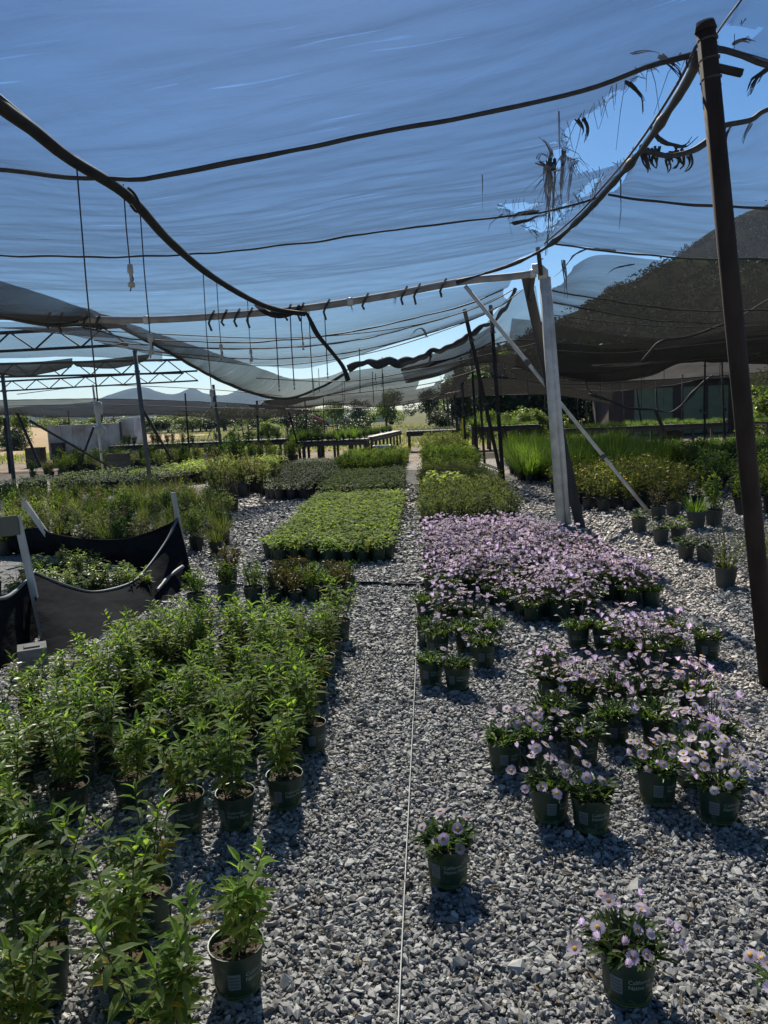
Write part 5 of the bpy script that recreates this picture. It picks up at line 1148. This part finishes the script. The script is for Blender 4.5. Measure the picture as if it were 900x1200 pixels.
for i in range(3):
    bl = [((U(-.12, .12), U(-.12, .12), .4+k*.42), .95-.07*k) for k in range(9)]; CONE.append(crown_mesh(740+i, M_treedk, bl, 300, .2))
mb = MB(); mb.tube([(0, 0, -.1), (.05, 0, .8), (-.05, .05, 1.7), (.05, 0, 2.8)], [.17, .13, .10, .04], 8)
for a in range(5): d = dirv(a*1.3, .8); mb.tube([(0, 0, 1.2+.2*a), Vector((0, 0, 1.2+.2*a))+d*.8, Vector((0, 0, 1.3+.2*a))+d*1.5], [.07, .045, .02], 6)
TRUNK = mb.mesh('trunk', [M_bark], True)
def tree(kind, label, x, y, cr, sc, group=None, z=0.0, sz=1.0):
    t = thing(kind, label, 'tree', (x, y, z), U(0, 6.28), group); t.scale = (sc, sc, sc*sz)
    put('trunk', TRUNK, t); put('crown', cr, t); return t
rng.seed(90)
for i in range(44):
    x = -66+i*1.3+U(-.6, .6); y = 98+U(-5, 7); tree('field_tree', 'green tree in the line along the far edge of the dry field', x, y, CROWN[i % 4] if i % 3 else CROWND[i % 3], U(.8, 1.15), 'trees along the far field edge', 0, U(.42, .6))
for x, y, s_, cr, lab in [(-10.5, 88, .62, CROWN[0], 'round pale green tree behind the parked cars'), (-4.2, 80, .8, CROWN[1], 'broad pale green tree at the centre of the far field edge'), (-7.5, 84, .62, CROWND[0], 'dark tree left of the broad pale one at the field edge'),
                          (.2, 76, .75, CROWND[1], 'dark blue-green tree behind the low dark bench'), (3.2, 66, .95, CROWN[2], 'sunlit pale tree above the end of the middle post row'), (5.4, 60, 1.3, CROWN[3], 'sunlit tree on the slope behind the dark posts'),
                          (9.4, 84, 1.7, CROWND[1], 'tall tree behind the dark timber leg'),
                          (-26.5, 48, .4, CROWND[2], 'dark tree at the far left edge beside the sandy slope'), (-27.8, 50, .6, CROWN[2], 'tree at the left edge of the frame behind the steel post')]:
    tree('field_tree', lab, x, y, cr, s_)
for i in range(16):
    x = 4.6+i*1.0+U(-.2, .2); y = 43.5+U(-1, 1)-(.1*i); tree('conifer', 'dark conifer in the close row behind the benches', x-2.6, y, CONE[i % 3], U(.95, 1.15), 'dark conifer row behind the benches', 0, U(.85, 1.05))
for x, y, s_, cr, lab in [(12.2, 27.5, .55, CROWN[0], 'yellow-green bush just left of the dark pole'), (13.9, 30.5, .75, CROWN[1], 'tall yellow-green shrub behind the dark pole'), (16.0, 31, .8, CROWND[0], 'dark bush right of the dark pole'), (17.5, 35, 1.1, CROWND[1], 'dark tree at the right frame edge'),
                          (3.9, 33.5, .42, CROWN[2], 'pale green bush behind the grey bench in conifer shade'), (5.0, 33.8, .40, CROWN[3], 'small light bush before the conifers'), (2.6, 38, .4, CROWN[1], 'sunlit bush at the left end of the conifer row'),
                          (-3.9, 41, .45, CROWND[2], 'round dark bush in the grass behind the middle bench'), (-6.3, 40, .42, CROWND[0], 'small dark bush in the field, left of the round one'), (1.0, 40, .4, CROWND[1], 'dark bush behind the low dark bench'),
                          (-8.6, 42, .38, CROWN[3], 'wispy pale bush in the dry field'), (-16.8, 28, .38, CROWN[1], 'pale bush in the bed left of the plywood bin')]:
    tree('bush', lab, x, y, cr, s_, None, 0, .8)
# dry field grass, uncountable
rng.seed(95); mb = MB()
for i in range(9000):
    y = 34+55*rng.random()**1.4; x = U(-.60, .28)*y; h = U(.12, .4)*(1.3 if noise.noise(Vector((x*.15, y*.08, 0))) > .1 else .7)
    for k in range(2): mb.blade((x+U(-.2, .2), y+U(-.2, .2), 0), dirv(U(0, 6.28), U(.8, 1.5)), h, .05, U(.2, .7), 0, 2)
tag(mb.build('field_grass', leafmat('field_grass_blade', [(.10, .15, .035), (.16, .18, .055), (.23, .20, .08)], .45, .6)), None, None, None, 'stuff')
# weeds and litter of leaves by the gravel: none on the path itself

# ------------------------------------------------------------------ hill and mountains
def terrain(name, rows, nu, nv, amp, fr, mat, kind='structure'):
    C = [resample(r, nu) for r in rows]; vs, fs = [], []; n_ = len(C)
    for i in range(n_-1):
        for k in range(nv+(1 if i == n_-2 else 0)):
            t = k/nv
            for u in range(nu):
                p0, p1, p2, p3 = C[max(i-1, 0)][u], C[i][u], C[i+1][u], C[min(i+2, n_-1)][u]; p = p1.lerp(p2, t)
                e = 1 if 0 < i or k > 0 else 0
                h = noise.fractal(Vector((p.x*fr, p.y*fr, 3)), 1.0, 2.0, 6)*amp*e; vs.append(p+Vector((0, 0, h)))
    H = (n_-1)*nv+1
    for a in range(H-1):
        for b_ in range(nu-1): fs.append((a*nu+b_, a*nu+b_+1, (a+1)*nu+b_+1, (a+1)*nu+b_))
    me = bpy.data.meshes.new(name); me.from_pydata(vs, [], fs); me.materials.append(mat); me.polygons.foreach_set('use_smooth', [True]*len(fs)); me.update()
    ob = put(name, me); tag(ob, None, None, None, kind); return ob, vs, nu
M_hill = solid('hill_scrub', (.018, .022, .010), (.034, .033, .018), .95, .12, bump=.3, spec=.0)
ridge = trace([(560, 412), (620, 396), (660, 372), (700, 348), (740, 330), (775, 308), (810, 284), (840, 264), (870, 250), (900, 240), (1000, 205), (1200, 160), (1500, 140)], 190)
foot = [Vector((p.x*.50+1, 92, -1)) for p in ridge]; mid = [Vector((p.x*.78, 140, p.z*.52)) for p in ridge]; back = [Vector((p.x*1.25, 260, p.z*.6)) for p in ridge]
_, hv, hnu = terrain('hill', [foot, mid, ridge, back], 150, 26, 2.2, .05, M_hill)
rng.seed(97); mb = MB()
for i in range(5200):
    a = rng.randint(2, 26*2-2); b_ = rng.randint(0, hnu-1); p = hv[a*hnu+b_]+Vector((U(-2, 2), U(-2, 2), 0)); r_ = U(.4, 1.25)
    if noise.noise(p*.03) < -.18: continue
    for k in range(16): d = rv().normalized(); mb.card(p+Vector((d.x*r_, d.y*r_, abs(d.z)*r_*.9)), rv(), rv(), r_*.6, r_*.4)
tag(mb.build('chaparral_scrub', M_chap), None, None, None, 'stuff')
for px, py, s_, lab in [(724, 352, 1.5, 'lone tree standing out on the lower ridge of the hill'), (708, 360, 1.0, 'small tree left of the lone one on the hill ridge'), (662, 385, 1.1, 'tree at the low end of the hill ridge')]:
    q = P(px, py, 185); tree('ridge_tree', lab, q.x, q.y, CROWND[1], s_, None, q.z-3)
M_mount = solid('far_mountain_scrub', (.028, .032, .028), (.045, .045, .036), .95, .004, spec=.0)
mr = [(-300, 470), (-100, 496), (0, 480), (30, 476), (100, 472), (130, 462), (165, 453), (185, 459), (205, 462), (225, 455), (240, 461), (265, 463), (285, 456), (310, 465), (345, 476), (420, 482), (520, 487), (700, 480)]
rid = trace(mr, 2500); ft_ = [Vector((p.x*.62, 1500, -2)) for p in rid]; md_ = [Vector((p.x*.82, 2050, p.z*.5)) for p in rid]; bk = [Vector((p.x*1.2, 3050, p.z*.5)) for p in rid]
terrain('mountains', [ft_, md_, rid, bk], 140, 14, 5.5, .006, M_mount)
mr2 = [(-300, 500), (0, 497), (60, 491), (140, 490), (240, 488), (360, 489), (480, 487), (620, 484)]
rid = trace(mr2, 900); ft_ = [Vector((p.x*.8, 620, -1)) for p in rid]; bk = [Vector((p.x*1.2, 1150, 0)) for p in rid]
terrain('low_hills', [ft_, rid, bk], 100, 12, 1.5, .02, M_hill)
# sandy slope at the far left
terrain('sandy_slope', [[Vector((-32, 40, -.1)), Vector((-24, 43, -.1)), Vector((-17, 46, -.1))], [Vector((-36, 52, 1.5)), Vector((-28, 55, .8)), Vector((-19, 58, .1))], [Vector((-42, 70, 2.0)), Vector((-30, 74, .6)), Vector((-22, 78, -.1))]], 40, 10, .3, .2,
        solid('sandy_soil', (.36, .27, .18), (.28, .22, .13), .95, .6, bump=.3, spec=.05))
# the air itself
HAZE = 9e-5
if HAZE:
    mb = MB(); mb.box((0, 1560, 84), (6400, 3400, 170)); hz = mb.build('haze', bpy.data.materials.new('haze_air')); tag(hz, None, None, None, 'stuff')
    m = hz.data.materials[0]; m.use_nodes = True; nn_ = m.node_tree.nodes; nn_.clear(); o = nn_.new('ShaderNodeOutputMaterial'); pv = nn_.new('ShaderNodeVolumePrincipled')
    pv.inputs['Color'].default_value = (.42, .66, 1, 1); pv.inputs['Density'].default_value = HAZE; pv.inputs['Anisotropy'].default_value = .3; m.node_tree.links.new(pv.outputs[0], o.inputs['Volume'])
    hz.display_type = 'WIRE'
